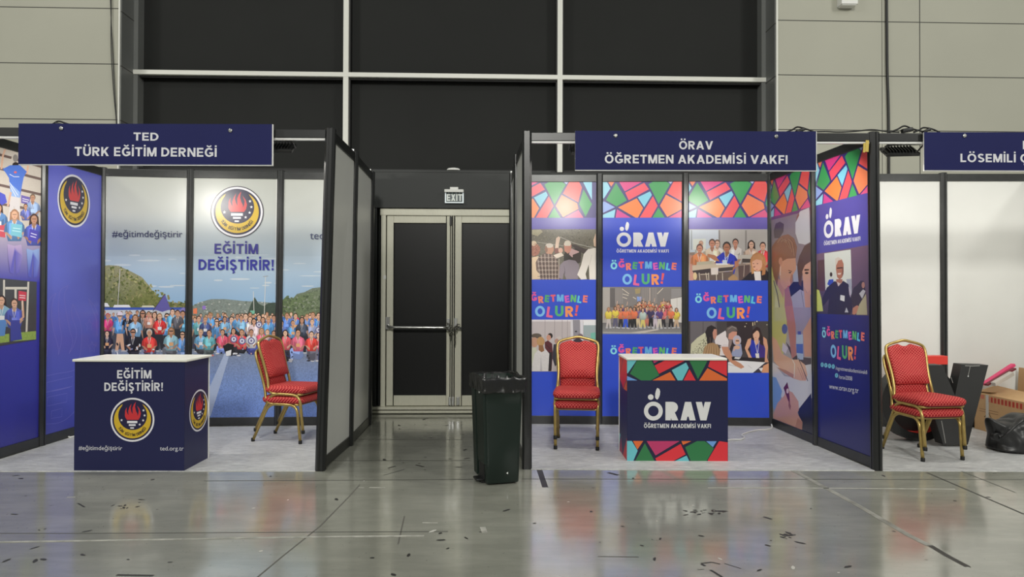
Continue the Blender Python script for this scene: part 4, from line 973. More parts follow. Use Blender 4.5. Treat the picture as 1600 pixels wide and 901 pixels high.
# --- mosaic booth: three back panels
BLUE = (46, 80, 210); BLUE2 = (52, 76, 202); PURP = (104, 92, 178)
MH = .40
def base(p, a, b, x0=0.0):
    p.st([(p.clip[0], p.clip[1]), (p.clip[2], p.clip[1]), (p.clip[2], p.clip[3]), (p.clip[0], p.clip[3])], [a, a, b, b])
    mosaic(p, p.clip[0], p.clip[3], MH, .00118, 755 + x0)
def hedge(p, u0, v0, u1, v1, r):
    p.rect(u0, v0, u1, v1, (120, 114, 100), .4)
    for i in range(160): p.ell(r.uniform(u0, u1), r.uniform(v0, min(v1, v0 + 45)), r.uniform(.5, 1.6), r.uniform(.5, 1.2), r.choice([(96, 92, 78), (150, 144, 126), (112, 108, 84), (80, 78, 66)]), 0, 5)
def photo_tug(p):
    Z = lambda pts: [(825 + x / 10.01, 350 + y / 10.01) for x, y in pts]
    r = random.Random(4); hedge(p, 826, 358, 938, 437, r)
    p.poly(Z([(60, 90), (200, 85), (230, 120), (150, 190), (60, 160)]), (176, 168, 140), .2)
    p.line(Z([(140, 280), (330, 310), (560, 340)]), .5, (210, 204, 190)); p.line(Z([(500, 200), (730, 300), (1060, 380)]), .8, (206, 200, 190))
    p.poly(Z([(660, 320), (740, 320), (900, 390), (1040, 390), (1060, 430), (880, 470), (760, 400)]), (78, 66, 64))
    p.poly(Z([(560, 480), (600, 400), (760, 380), (830, 430), (820, 600), (700, 640), (560, 620)]), (64, 58, 54))
    p.ell(*Z([(100, 400)])[0], 9, 10, (168, 110, 92)); p.ell(*Z([(90, 300)])[0], 4.5, 4, (228, 206, 176))
    for i in range(40): p.ell(*Z([(100 + r.gauss(0, 55), 400 + r.gauss(0, 55))])[0], 1, .8, r.choice([(128, 76, 64), (190, 136, 110)]), 0, 5)
    p.poly(Z([(60, 520), (160, 500), (200, 560), (190, 860), (60, 866)]), (232, 204, 170))
    p.poly(Z([(420, 420), (430, 300), (440, 220), (480, 190), (505, 215), (485, 300), (470, 440)]), (234, 206, 184)); p.poly(Z([(410, 380), (470, 370), (480, 450), (420, 460)]), (140, 92, 84))
    p.poly(Z([(360, 500), (520, 440), (560, 490), (400, 560)]), (236, 220, 204)); p.ell(*Z([(510, 410)])[0], 3.6, 4, (226, 180, 160))
    p.poly(Z([(560, 300), (600, 255), (660, 270), (680, 330), (670, 430), (620, 460), (570, 420)]), (214, 150, 130)); p.poly(Z([(560, 320), (580, 265), (640, 255), (676, 300), (660, 340), (580, 340)]), (232, 222, 204))
    p.poly(Z([(680, 380), (800, 430), (790, 470), (690, 520), (640, 470)]), (214, 176, 176)); p.poly(Z([(700, 480), (800, 440), (830, 520), (800, 600), (700, 570)]), (74, 62, 60))
    p.poly(Z([(120, 600), (160, 520), (260, 450), (360, 450), (450, 540), (500, 700), (500, 866), (180, 866), (190, 790), (130, 720)]), (122, 100, 92))
    for i in range(13): p.line(Z([(150 + i * 28, 500 - 8 * i if i < 6 else 450 + (i - 6) * 16), (190 + i * 24, 866)]), .7, (62, 50, 50) if i % 2 else (214, 198, 184))
    for i in range(11): p.line(Z([(150 - (i < 4) * 0, 520 + i * 33), (470, 520 + i * 33)]), .6, (70, 58, 56) if i % 2 else (206, 190, 176))
    p.poly(Z([(260, 400), (280, 320), (340, 300), (395, 330), (405, 410), (370, 470), (290, 460)]), (196, 146, 120)); p.ell(*Z([(335, 335)])[0], 6, 3.6, (218, 206, 192)); p.poly(Z([(262, 390), (285, 330), (310, 400), (300, 440), (275, 440)]), (150, 112, 94))
    p.poly(Z([(500, 640), (560, 580), (640, 555), (740, 570), (800, 640), (780, 860), (600, 866), (560, 760), (540, 866), (480, 840)]), (150, 138, 148)); p.poly(Z([(560, 640), (580, 760), (560, 840), (575, 690)]), (96, 88, 98))
    p.poly(Z([(1065, 370), (940, 390), (870, 470), (830, 640), (770, 790), (830, 866), (920, 860), (900, 780), (950, 640), (960, 866), (1065, 866)]), (240, 232, 222)); p.poly(Z([(900, 780), (950, 630), (960, 866), (925, 866)]), (92, 86, 70), .4)
    p.poly(Z([(1020, 250), (1060, 140), (1065, 360), (1030, 340)]), (230, 196, 170)); p.line(Z([(1000, 480), (960, 640)]), .5, (206, 196, 188))
def photo_meet(p):
    Z = lambda pts: [(825 + x / 9.01, 490 + y / 9.01) for x, y in pts]; r = random.Random(8)
    p.rect(826, 499, 940, 580, (196, 186, 186)); p.rect(826, 499, 940, 502, (226, 220, 222))
    for x in (240, 375, 480, 555): p.line(Z([(x, 85), (x, 400)]), .5, (138, 128, 130))
    p.poly(Z([(630, 85), (730, 85), (730, 400), (630, 400)]), (150, 146, 154)); p.poly(Z([(600, 90), (630, 85), (640, 390), (600, 390)]), (220, 216, 220)); p.poly(Z([(735, 85), (775, 85), (775, 400), (740, 400)]), (222, 220, 226))
    p.poly(Z([(780, 90), (960, 90), (960, 160), (780, 160)]), (236, 236, 238)); p.poly(Z([(780, 160), (960, 160), (960, 440), (780, 440)]), (162, 176, 178)); p.poly(Z([(880, 270), (950, 260), (950, 430), (890, 430)]), (120, 190, 170)); p.ell(*Z([(675, 248)])[0], 1.8, 1.1, (30, 30, 34))
    p.ell(*Z([(120, 310)])[0], 8, 4, (96, 84, 74)); p.ell(*Z([(90, 400)])[0], 6, 8, (196, 150, 124)); p.poly(Z([(50, 480), (110, 470), (140, 560), (110, 700), (50, 740)]), (206, 208, 184))
    p.ell(*Z([(312, 310)])[0], 4, 4.4, (44, 36, 36)); p.ell(*Z([(290, 335)])[0], 3.6, 4.6, (206, 152, 130)); p.poly(Z([(235, 400), (280, 375), (340, 420), (350, 560), (330, 800), (285, 806), (290, 560), (240, 480)]), (92, 40, 48)); p.poly(Z([(285, 540), (340, 540), (325, 806), (285, 806)]), (40, 34, 40)); p.line(Z([(250, 430), (320, 500)]), .9, (46, 34, 36))
    p.ell(*Z([(435, 365)])[0], 5, 5.5, (206, 196, 190)); p.ell(*Z([(405, 385)])[0], 3.2, 4.2, (188, 142, 124)); p.poly(Z([(360, 430), (420, 420), (430, 500), (420, 700), (380, 740), (340, 620)]), (60, 56, 66))
    p.ell(*Z([(735, 315)])[0], 4.5, 4, (120, 100, 110)); p.poly(Z([(610, 400), (700, 330), (800, 400), (800, 470), (600, 470)]), (64, 56, 66)); p.poly(Z([(860, 400), (890, 350), (940, 420), (930, 450)]), (40, 60, 50))
    p.poly(Z([(95, 560), (140, 510), (250, 500), (300, 560), (285, 806), (50, 806), (60, 700)]), (218, 214, 212), .1); p.poly(Z([(180, 560), (200, 806), (170, 806)]), (190, 186, 188)); p.ell(*Z([(178, 390)])[0], 6.2, 7.5, (190, 148, 96)); p.poly(Z([(150, 440), (210, 440), (230, 520), (190, 540), (150, 510)]), (150, 106, 68))
    for i in range(8): p.line(Z([(150 + i * 9, 350), (158 + i * 7, 430)]), .4, (160, 116, 72) if i % 2 else (214, 178, 124))
def photo_group(p):
    Z = lambda pts: [(940 + x / 10.01, 440 + y / 10.01) for x, y in pts]; r = random.Random(21)
    p.rect(940, 448, 1070, 522, (134, 128, 126)); p.rect(940, 449, 953, 506, (176, 170, 164)); p.rect(953, 450, 961, 480, (104, 98, 98))
    for x in list(range(215, 330, 16)) + list(range(630, 750, 14)) + list(range(790, 870, 14)): p.line(Z([(x, 95), (x, 340)]), .5, (166, 158, 154))
    for a in ([(320, 110), (430, 190)], [(330, 190), (420, 215)], [(330, 240), (400, 265)], [(870, 190), (960, 100)], [(490, 240), (540, 270)]): p.line(Z(a), 1, (226, 214, 196))
    p.line(Z([(755, 95), (755, 300)]), .9, (224, 204, 190)); p.poly(Z([(520, 110), (610, 100), (600, 180), (530, 190)]), (170, 152, 110)); p.poly(Z([(550, 230), (625, 235), (610, 310), (560, 310)]), (140, 166, 226))
    p.poly(Z([(1080, 270), (1275, 235), (1275, 640), (1090, 620)]), (224, 220, 214)); p.line(Z([(1180, 255), (1180, 600)]), .7, (190, 182, 172)); p.poly(Z([(1090, 110), (1260, 110), (1260, 220), (1090, 260)]), (150, 146, 146))
    p.rect(940, 504, 1070, 522, ((112, 108, 108), (150, 148, 146)), .1); p.poly(Z([(400, 800), (880, 735), (900, 750), (600, 810)]), (206, 198, 188)); p.line(Z([(20, 790), (400, 800), (1270, 800)]), .9, (196, 194, 190))
    z = p.z; OR, YE, PU, PK = (242, 128, 86), (238, 214, 84), (96, 70, 140), (236, 116, 122)
    def pp(x, y, h, c, k, **kw): p.z = z + k; fig(p, 940 + x / 10.01, 440 + y / 10.01, h, c, R=r, **kw)
    for i in range(26): pp(r.uniform(560, 1060), r.uniform(290, 330), 4.6, r.choice([PK, OR, (232, 96, 96), YE]), (i % 3) * 14, pose='bust')
    for i in range(24): pp(r.uniform(180, 1060), r.uniform(345, 400), 4.8, r.choice([(220, 160, 140), PK, (214, 196, 206), PU, OR]), 40 + (i % 3) * 14, pose='bust')
    for i, (x, c, pt) in enumerate([(110, YE, (200, 190, 186)), (215, YE, (96, 92, 120)), (300, OR, (40, 38, 44)), (375, OR, (48, 86, 210)), (450, OR, (34, 34, 38)), (510, OR, (34, 34, 38)), (570, (120, 100, 150), (214, 196, 160)), (645, (196, 214, 206), (222, 206, 120)), (705, PU, (206, 120, 100)), (770, (70, 60, 100), (28, 28, 32)), (840, (196, 190, 226), (210, 196, 206)), (905, PU, (214, 206, 190)), (965, PK, (44, 40, 48)), (1085, OR, (36, 32, 36)), (1170, YE, (206, 176, 146))]):
        pp(x, 395 + r.uniform(-12, 16), 5.6, c, 90 + (i % 2) * 16, pose='stand', pants=pt, foot=512.5 + r.uniform(-1, 1.5), long=r.random() < .5)
    p.z = z + 140
    for x, y in ((600, 230), (660, 260), (740, 290), (830, 255), (970, 260), (245, 300), (405, 310)): p.line(Z([(x, y), (x + r.uniform(-15, 15), y + 60)]), .8, (232, 190, 164))
def photo_class(p):
    Z = lambda pts: [(1070 + x / 9.48, 350 + y / 9.48) for x, y in pts]; r = random.Random(2)
    p.rect(1070, 358, 1206, 440, (190, 186, 182)); p.poly(Z([(70, 85), (500, 85), (500, 380), (70, 420)]), (206, 214, 226)); p.poly(Z([(120, 220), (310, 215), (310, 380), (120, 380)]), (226, 230, 222)); p.line(Z([(510, 90), (515, 400)]), 2.4, (140, 134, 132)); p.line(Z([(905, 90), (905, 430)]), 2.6, (150, 146, 142)); p.line(Z([(100, 90), (100, 380)]), 1.4, (150, 160, 160))
    p.poly(Z([(70, 420), (1235, 400), (1235, 840), (70, 840)]), (150, 132, 122)); p.poly(Z([(70, 450), (330, 560), (330, 840), (70, 840)]), (206, 150, 136))
    z = p.z
    def pp(x, y, h, c, k, **kw): p.z = z + k; fig(p, 1070 + x / 9.48, 350 + y / 9.48, h, c, R=r, pose='bust', **kw)
    pp(240, 245, 9, (226, 220, 210), 0, skin=(216, 168, 140), hair=(190, 150, 126)); pp(480, 230, 11.5, (236, 232, 228), 14, skin=(226, 180, 156), hair=(120, 90, 76)); pp(405, 220, 13, (232, 214, 190), 30, skin=(206, 140, 112), hair=(84, 62, 54))
    pp(750, 215, 12, (230, 224, 220), 30, skin=(212, 150, 124), hair=(56, 46, 46)); pp(985, 240, 12, (222, 196, 176), 46, skin=(232, 190, 166), hair=(52, 38, 38), long=True); pp(1155, 265, 12, (226, 66, 76), 30, skin=(226, 172, 146), hair=(56, 40, 42)); pp(220, 295, 13, (242, 150, 96), 60, skin=(216, 150, 122), hair=(104, 66, 60))
    p.z = z + 90
    p.poly(Z([(790, 460), (1000, 450), (1000, 520), (790, 520)]), (206, 200, 190)); p.line(Z([(860, 575), (980, 575)]), .9, (214, 206, 196)); p.poly(Z([(850, 510), (980, 515), (980, 570), (850, 570)]), (74, 66, 64))
    pp(620, 262, 16, (50, 66, 206), 100, skin=(190, 128, 96), hair=(52, 42, 40))
    p.z = z + 130; p.poly(Z([(470, 480), (560, 430), (560, 560), (440, 540), (380, 500), (330, 480), (340, 440), (440, 460)]), (196, 132, 98)); p.poly(Z([(470, 490), (570, 410), (600, 480), (530, 570)]), (48, 62, 196)); p.poly(Z([(735, 550), (790, 540), (800, 620), (740, 640)]), (190, 128, 98))
    for q in (-1, 1): p.line(Z([(640 + q * 50, 400), (600, 520)]), .8, (206, 220, 226))
    p.poly(Z([(560, 530), (620, 530), (620, 590), (555, 590)]), (206, 222, 236))
    p.poly(Z([(110, 610), (420, 590), (740, 600), (700, 640), (420, 655), (110, 690)]), (206, 188, 166)); p.poly(Z([(180, 560), (400, 545), (400, 590), (170, 610)]), (190, 182, 160)); p.poly(Z([(450, 580), (630, 580), (640, 600), (470, 605)]), (232, 232, 234))
    p.poly(Z([(110, 690), (380, 655), (380, 720), (140, 740)]), (60, 48, 52)); p.poly(Z([(500, 650), (720, 630), (700, 690), (500, 710)]), (70, 60, 60)); p.poly(Z([(130, 740), (380, 720), (720, 700), (700, 838), (130, 838)]), (104, 88, 82)); p.poly(Z([(385, 650), (495, 640), (490, 745), (390, 750)]), (222, 210, 204))
    for x0, x1 in ((210, 225), (350, 355), (465, 470), (555, 560), (310, 330)): p.line(Z([(x0, 720), (x1, 838)]), 1, (214, 202, 184))
    p.line(Z([(230, 745), (350, 740)]), .9, (214, 202, 184)); p.line(Z([(500, 710), (700, 690)]), .9, (206, 190, 176)); p.poly(Z([(640, 800), (720, 740), (780, 790), (780, 838), (650, 838)]), (176, 140, 100)); p.ell(*Z([(150, 770)])[0], 3, 6, (222, 196, 150))
    p.poly(Z([(790, 620), (960, 600), (960, 838), (800, 838)]), (96, 76, 74)); p.line(Z([(880, 600), (870, 780)]), .8, (196, 180, 166))
    p.poly(Z([(830, 838), (960, 720), (1060, 670), (1190, 660), (1235, 720), (1235, 838)]), (38, 34, 44)); p.ell(*Z([(1085, 560)])[0], 12.5, 15, (196, 140, 92)); p.poly(Z([(980, 660), (990, 540), (1020, 600), (1040, 720), (990, 740)]), (206, 152, 100)); p.poly(Z([(1150, 560), (1200, 640), (1190, 740), (1140, 760)]), (186, 128, 84))
    p.ell(*Z([(1070, 590)])[0], 8, 11, (232, 178, 152)); p.poly(Z([(990, 560), (1010, 470), (1100, 440), (1160, 500), (1150, 540), (1060, 520)]), (206, 150, 104)); p.poly(Z([(1020, 700), (1120, 700), (1130, 838), (1040, 838)]), (232, 226, 224)); p.poly(Z([(1010, 625), (1040, 622), (1040, 640), (1014, 642)]), (150, 96, 82)); p.poly(Z([(1045, 668), (1085, 668), (1065, 680)]), (190, 90, 90))
    for x in (1015, 1075): p.ell(*Z([(x, 585)])[0], 1.3, .6, (80, 56, 52), 0, 6)
def photo_table(p):
    Z = lambda pts: [(1070 + x / 9.48, 495 + y / 9.48) for x, y in pts]; r = random.Random(6)
    p.rect(1070, 501.5, 1206, 582, (74, 68, 70)); p.poly(Z([(80, 65), (470, 65), (470, 400), (80, 400)]), (112, 106, 110)); p.line(Z([(270, 70), (270, 300)]), .7, (66, 60, 64)); p.line(Z([(460, 70), (460, 200)]), .7, (66, 60, 64))
    p.poly(Z([(620, 65), (1000, 65), (1000, 500), (620, 500)]), (56, 46, 50)); p.line(Z([(1005, 80), (1005, 130)]), 1.3, (222, 206, 170)); p.line(Z([(1035, 70), (1035, 120)]), 1, (196, 176, 140)); p.line(Z([(1245, 250), (1240, 620)]), 1, (170, 160, 150)); p.ell(*Z([(890, 140)])[0], 1, 1, (210, 200, 180)); p.ell(*Z([(1066, 66)])[0], .8, 1.2, (236, 230, 210)); p.ell(*Z([(910, 96)])[0], .8, .6, (200, 190, 170)); p.ell(*Z([(1215, 115)])[0], 1, .8, (190, 190, 180))
    p.poly(Z([(80, 560), (90, 400), (180, 310), (300, 230), (340, 330), (330, 560)]), (214, 212, 180))
    for i in range(170):
        x, y = r.uniform(85, 325), r.uniform(270, 555)
        if y > 560 - (x - 60) * 1.15: p.ell(*Z([(x, y)])[0], .7, .55, (70, 66, 52), 0, 5)
    p.poly(Z([(300, 230), (330, 150), (390, 120), (450, 150), (470, 180), (420, 200), (420, 300), (400, 400), (330, 400), (320, 300)]), (44, 36, 40)); p.poly(Z([(430, 180), (470, 180), (475, 250), (470, 300), (440, 340), (415, 300), (410, 230)]), (206, 146, 126)); p.line(Z([(370, 300), (380, 400)]), .8, (110, 90, 80))
    p.poly(Z([(440, 350), (470, 280), (600, 200), (640, 330), (660, 430), (600, 570), (480, 570), (540, 420), (450, 400)]), (234, 226, 226)); p.poly(Z([(540, 440), (640, 420), (700, 580), (790, 690), (870, 700), (880, 740), (840, 765), (740, 730), (630, 610), (570, 540)]), (206, 146, 116)); p.ell(*Z([(845, 735)])[0], 4, 2.6, (214, 158, 132))
    p.poly(Z([(510, 440), (580, 400), (640, 410), (650, 440)]), (224, 214, 216)); p.poly(Z([(610, 220), (620, 160), (690, 125), (760, 150), (780, 200), (700, 220), (650, 250), (640, 330), (610, 290)]), (112, 100, 98)); p.poly(Z([(650, 250), (700, 215), (770, 215), (765, 280), (720, 320), (690, 350), (640, 320)]), (212, 152, 132)); p.line(Z([(640, 180), (700, 140), (760, 170)]), .8, (170, 160, 156)); p.poly(Z([(650, 330), (700, 330), (690, 400), (650, 500), (640, 420)]), (150, 130, 126))
    p.ell(*Z([(770, 345)])[0], 6.6, 8, (190, 184, 200)); p.poly(Z([(690, 540), (720, 440), (770, 410), (830, 400), (850, 540), (830, 590), (700, 580)]), (156, 164, 196)); p.ell(*Z([(775, 365)])[0], 3.6, 4.8, (222, 176, 150)); p.ell(*Z([(770, 450)])[0], 5, 3, (222, 176, 150)); p.poly(Z([(755, 345), (800, 345), (800, 360), (755, 360)]), (66, 46, 48)); p.line(Z([(720, 500), (750, 440)]), 2, (222, 176, 150))
    p.poly(Z([(960, 420), (985, 330), (1160, 320), (1190, 420), (1180, 600), (980, 600)]), (44, 58, 176)); p.poly(Z([(1080, 330), (1165, 340), (1180, 480), (1175, 600), (1110, 600)]), (66, 48, 130)); p.poly(Z([(980, 310), (930, 330), (885, 460), (950, 620), (1000, 620), (930, 480), (975, 400)]), (222, 168, 138)); p.poly(Z([(1160, 290), (1210, 330), (1230, 450), (1215, 600), (1240, 670), (1180, 670), (1190, 470), (1160, 390)]), (216, 160, 130))
    p.poly(Z([(990, 330), (1000, 200), (1060, 140), (1110, 170), (1150, 300), (1165, 430), (1110, 400), (1100, 330), (1010, 350)]), (52, 36, 38)); p.ell(*Z([(1055, 265)])[0], 5.2, 7.6, (226, 178, 152)); p.poly(Z([(1000, 260), (1020, 190), (1070, 160), (1110, 210), (1060, 200)]), (52, 36, 38)); p.poly(Z([(1020, 325), (1090, 325), (1090, 380), (1060, 420), (1030, 380)]), (220, 170, 142))
    for q in ((1030, 1070), (1100, 1075)): p.line(Z([(q[0], 350), (q[1], 530)]), .7, (226, 226, 236))
    p.poly(Z([(1040, 540), (1095, 535), (1100, 610), (1055, 615)]), (232, 230, 222)); p.poly(Z([(1030, 300), (1060, 298), (1045, 308)]), (190, 60, 76))
    p.poly(Z([(690, 590), (1180, 610), (1180, 680), (700, 640)]), (44, 38, 42)); p.poly(Z([(600, 680), (740, 640), (1190, 670), (1000, 830), (600, 838)]), (236, 236, 238)); p.poly(Z([(640, 690), (800, 740), (640, 710)]), (206, 206, 212)); p.line(Z([(930, 710), (990, 760)]), .4, (170, 170, 180)); p.poly(Z([(740, 590), (830, 595), (800, 625), (730, 615)]), (214, 214, 216)); p.poly(Z([(1000, 830), (1190, 672), (1235, 690), (1235, 838)]), (66, 60, 74)); p.poly(Z([(1090, 760), (1160, 745), (1130, 810)]), (232, 230, 230))
    p.poly(Z([(1130, 838), (1160, 720), (1240, 680), (1240, 838)]), (222, 158, 116)); p.poly(Z([(640, 640), (740, 720), (830, 765), (880, 740), (830, 690), (740, 640)]), (206, 148, 118))
    p.poly(Z([(255, 580), (290, 440), (350, 390), (420, 380), (490, 420), (525, 490), (510, 580)]), (176, 140, 100))
    for i in range(12): p.line(Z([(330 + i * 14, 395), (280 + i * 21, 570)]), .5, (140, 104, 70) if i % 2 else (206, 172, 128))
for a, b, sh in (('R02', 'R12', 160), ('R12', 'R22', 0), ('R22', 'R32', 42)):
    p = pplane(a, b); base(p, BLUE, BLUE2, sh)
    if a == 'R02':
        p.rect(800, 340, 960, 358.3, (98, 88, 176)); photo_tug(p); photo_z = p.z
        p.rect(800, 436.5, 960, 499.5, BLUE); photo_meet(p); p.rect(800, 580.5, 960, 700, BLUE)
        playful(p, 817.5, 466.5, 918, 466.5, 11, 836, 486, 903, 486.5, 16.5)
    elif a == 'R12':
        c = Vector(p.px(974.8, 374.2)); orav(p, c, 11.4 / F_PX * 7.65)
        playful(p, 954, 414.5, 1057, 415.5, 11, 972.5, 436, 1037, 436.5, 16.5); photo_group(p); p.rect(930, 521.5, 1080, 700, BLUE); playful(p, 953.5, 547.5, 1057, 548, 10.5, 972, 569, 1036, 569, 16)
    else:
        p.rect(1070, 340.5, 1215, 358.3, PURP); photo_class(p); p.rect(1070, 438, 1215, 501.8, BLUE); playful(p, 1086, 467, 1190, 467.5, 11, 1104, 488.5, 1171, 489, 17); photo_table(p); p.rect(1070, 582, 1215, 700, BLUE)
    p.build('printed_graphic', pl[a + b], PRINT_GLOSS)
# --- side wall, back half: two women writing
p = pplane('R32', 'R31'); base(p, (110, 96, 100), (130, 120, 124), 60)
Z = lambda pts: [(1200 + x / 5, 320 + y / 5) for x, y in pts]; Y = lambda pts: [(1200 + x / 4.29, 480 + y / 4.29) for x, y in pts]
p.poly([(1204, 339.5), (1268, 323), (1268, 328), (1204, 344)], (112, 74, 128)); p.poly([(1204, 344), (1268, 328), (1268, 480), (1204, 480)], (146, 132, 140))
p.poly(Z([(45, 200), (60, 145), (95, 130), (125, 150), (120, 210), (90, 260), (50, 260)]), (94, 76, 84)); p.poly(Z([(215, 140), (250, 50), (322, 20), (330, 290), (290, 310), (240, 300), (215, 220)]), (206, 204, 208)); p.poly(Z([(220, 130), (245, 80), (240, 60), (225, 90)]), (150, 96, 84))
p.poly(Z([(165, 640), (200, 600), (275, 590), (275, 680), (180, 720)]), (44, 42, 66)); p.poly(Z([(190, 480), (240, 470), (250, 600), (200, 600)]), (170, 176, 196))
p.poly(Z([(175, 720), (250, 660), (290, 680), (330, 700), (330, 960), (200, 960), (190, 820)]), (172, 168, 190)); p.poly(Z([(228, 470), (245, 400), (285, 320), (335, 290), (335, 480), (290, 470), (265, 560), (262, 640), (240, 620)]), (96, 70, 66)); p.poly(Z([(268, 520), (290, 470), (335, 440), (335, 700), (310, 690), (280, 640)]), (214, 164, 142)); p.poly(Z([(280, 640), (305, 690), (330, 660), (335, 960), (270, 960), (295, 840), (285, 720)]), (206, 154, 132)); p.ell(*Z([(303, 532)])[0], 3, 1.8, (60, 44, 44)); p.poly(Z([(285, 500), (320, 500), (320, 512), (285, 515)]), (84, 60, 54)); p.line(Z([(260, 670), (290, 850)]), .7, (110, 104, 130))
p.poly(Z([(60, 560), (140, 620), (150, 720), (130, 800), (60, 730)]), (206, 150, 124)); p.poly(Z([(25, 480), (60, 520), (80, 640), (120, 730), (135, 640), (150, 780), (135, 960), (25, 960)]), (206, 200, 120)); p.poly(Z([(60, 700), (100, 820), (90, 960), (40, 960)]), (222, 220, 150))
p.poly(Z([(130, 660), (160, 640), (190, 760), (205, 960), (130, 960)]), (178, 116, 124))
p.poly(Z([(105, 420), (150, 400), (215, 405), (222, 500), (195, 545), (190, 600), (178, 622), (160, 640), (125, 655), (100, 620), (85, 520)]), (218, 162, 134)); p.poly(Z([(195, 545), (190, 600), (178, 622), (172, 590), (182, 540)]), (190, 132, 110)); p.line(Z([(160, 510), (188, 520)]), 1.1, (96, 62, 54)); p.ell(*Z([(172, 528)])[0], 2, 1, (56, 40, 42)); p.poly(Z([(150, 635), (176, 628), (160, 645)]), (196, 84, 96)); p.line(Z([(100, 480), (96, 550)]), .8, (232, 222, 216))
p.poly(Z([(30, 480), (30, 330), (60, 280), (110, 240), (160, 228), (205, 262), (228, 330), (218, 415), (150, 420), (112, 440), (96, 420), (88, 520), (72, 640), (45, 560)]), (150, 104, 82)); p.ell(*Z([(99, 440)])[0], 3, 6, (206, 148, 124))
for k in range(9): p.line(Z([(60 + k * 14, 300 - k * 5), (90 + k * 14, 250 + k * 6), (150 + k * 8, 300 + k * 14)]), .5, (196, 156, 124) if k % 2 else (112, 74, 60))
p.line(Z([(45, 590), (75, 700), (105, 900)]), 1, (60, 50, 56))
p.poly([(1204, 500), (1268, 520), (1268, 700), (1204, 660)], (176, 172, 172)); p.poly(Y([(0, 0), (130, 0), (125, 200), (100, 330), (0, 200)]), (206, 202, 124)); p.poly(Y([(170, 0), (330, 0), (330, 330), (240, 330), (190, 200)]), (160, 152, 178)); p.poly(Y([(235, 160), (290, 60), (330, 60), (330, 330), (245, 330)]), (210, 158, 138)); p.poly(Y([(120, 230), (200, 330), (290, 340), (290, 400), (180, 380)]), (74, 66, 76))
p.poly(Y([(20, 360), (110, 420), (180, 400), (290, 380), (300, 600), (200, 700), (160, 730), (20, 470)]), (222, 222, 222)); p.poly(Y([(50, 390), (120, 450), (170, 470), (110, 460)]), (176, 176, 180))
p.poly(Y([(112, -10), (166, -10), (186, 120), (192, 320), (160, 345), (140, 180)]), (190, 128, 122)); p.poly(Y([(190, 180), (234, 180), (238, 350), (200, 350), (188, 260)]), (176, 196, 222)); p.poly(Y([(190, 245), (235, 245), (236, 310), (192, 305)]), (70, 110, 196)); p.poly(Y([(200, 160), (222, 160), (222, 182), (200, 182)]), (70, 90, 180))
p.ell(*Y([(112, 145)])[0], 4.4, 8, (96, 110, 170)); p.poly(Y([(100, 235), (135, 270), (120, 310), (95, 290)]), (216, 210, 220))
p.poly(Y([(25, 190), (60, 220), (95, 310), (165, 350), (205, 350), (250, 385), (265, 450), (255, 492), (215, 490), (170, 476), (110, 440), (40, 360)]), (228, 180, 150)); p.poly(Y([(60, 400), (110, 440), (170, 476), (175, 450), (120, 420)]), (196, 140, 116))
for k in range(3): p.line(Y([(200 + k * 18, 400 + k * 6), (235 + k * 10, 485)]), .8, (190, 132, 110))
p.line(Y([(164, 350), (180, 380), (176, 470)]), 1.3, (236, 226, 206)); p.line(Y([(205, 340), (268, 494)]), 1, (44, 42, 56))
p.poly(Y([(20, 460), (55, 470), (95, 560), (80, 640), (50, 700), (20, 640)]), (134, 172, 220)); p.poly(Y([(200, 690), (290, 575), (300, 870), (228, 830)]), (48, 48, 64)); p.poly(Y([(35, 720), (65, 640), (110, 590), (130, 500), (145, 560), (165, 570), (205, 630), (208, 690), (196, 705), (232, 770), (228, 830), (140, 800), (40, 750)]), (222, 168, 146)); p.poly(Y([(105, 540), (130, 500), (142, 560), (150, 660), (130, 610)]), (110, 40, 54)); p.ell(*Y([(132, 560)])[0], 2, 4, (232, 206, 200)); p.poly(Y([(140, 620), (155, 660), (150, 690), (138, 660)]), (166, 104, 92)); p.poly(Y([(232, 770), (228, 830), (180, 815), (200, 740)]), (200, 142, 124))
p.build('printed_graphic', pl['R32R31'], PRINT_GLOSS)
# --- side wall, front half
p = pplane('R31', 'R30'); base(p, (48, 54, 142), (88, 82, 168), 20)
c = Vector(p.px(1294.6, 358)); orav(p, c, .081)
Z = lambda pts: [(1270 + x / 7.51, 380 + y / 7.51) for x, y in pts]
p.poly([(1268, 398), (1360, 382), (1360, 493), (1268, 489.5)], [(120, 96, 120), (112, 84, 104), (88, 78, 96), (60, 56, 84)]); p.poly(Z([(135, 118), (445, 72), (458, 500), (150, 560)]), (214, 218, 210)); p.poly(Z([(395, 420), (455, 415), (460, 640), (420, 640)]), (166, 170, 184)); p.poly(Z([(60, 200), (135, 190), (140, 560), (60, 560)]), (92, 64, 72))
p.ell(*Z([(215, 365)])[0], 2, 3.6, (58, 46, 46)); p.poly(Z([(170, 480), (190, 425), (240, 420), (250, 470), (200, 500)]), (60, 84, 190))
p.poly(Z([(480, 520), (520, 490), (560, 440), (600, 440), (620, 560), (610, 700), (480, 760), (440, 640)]), (58, 52, 66)); p.ell(*Z([(592, 490)])[0], 2.4, 5, (176, 128, 112)); p.poly(Z([(545, 590), (590, 540), (620, 560), (580, 650)]), (186, 184, 190))
p.poly(Z([(165, 520), (260, 440), (300, 470), (360, 440), (420, 480), (450, 620), (470, 760), (440, 835), (175, 840), (190, 650), (150, 700), (115, 740), (110, 650)]), (48, 46, 68)); p.poly(Z([(275, 420), (350, 420), (345, 460), (300, 505), (275, 450)]), (166, 112, 92)); p.poly(Z([(285, 450), (300, 505), (340, 455), (320, 470)]), (206, 196, 196))
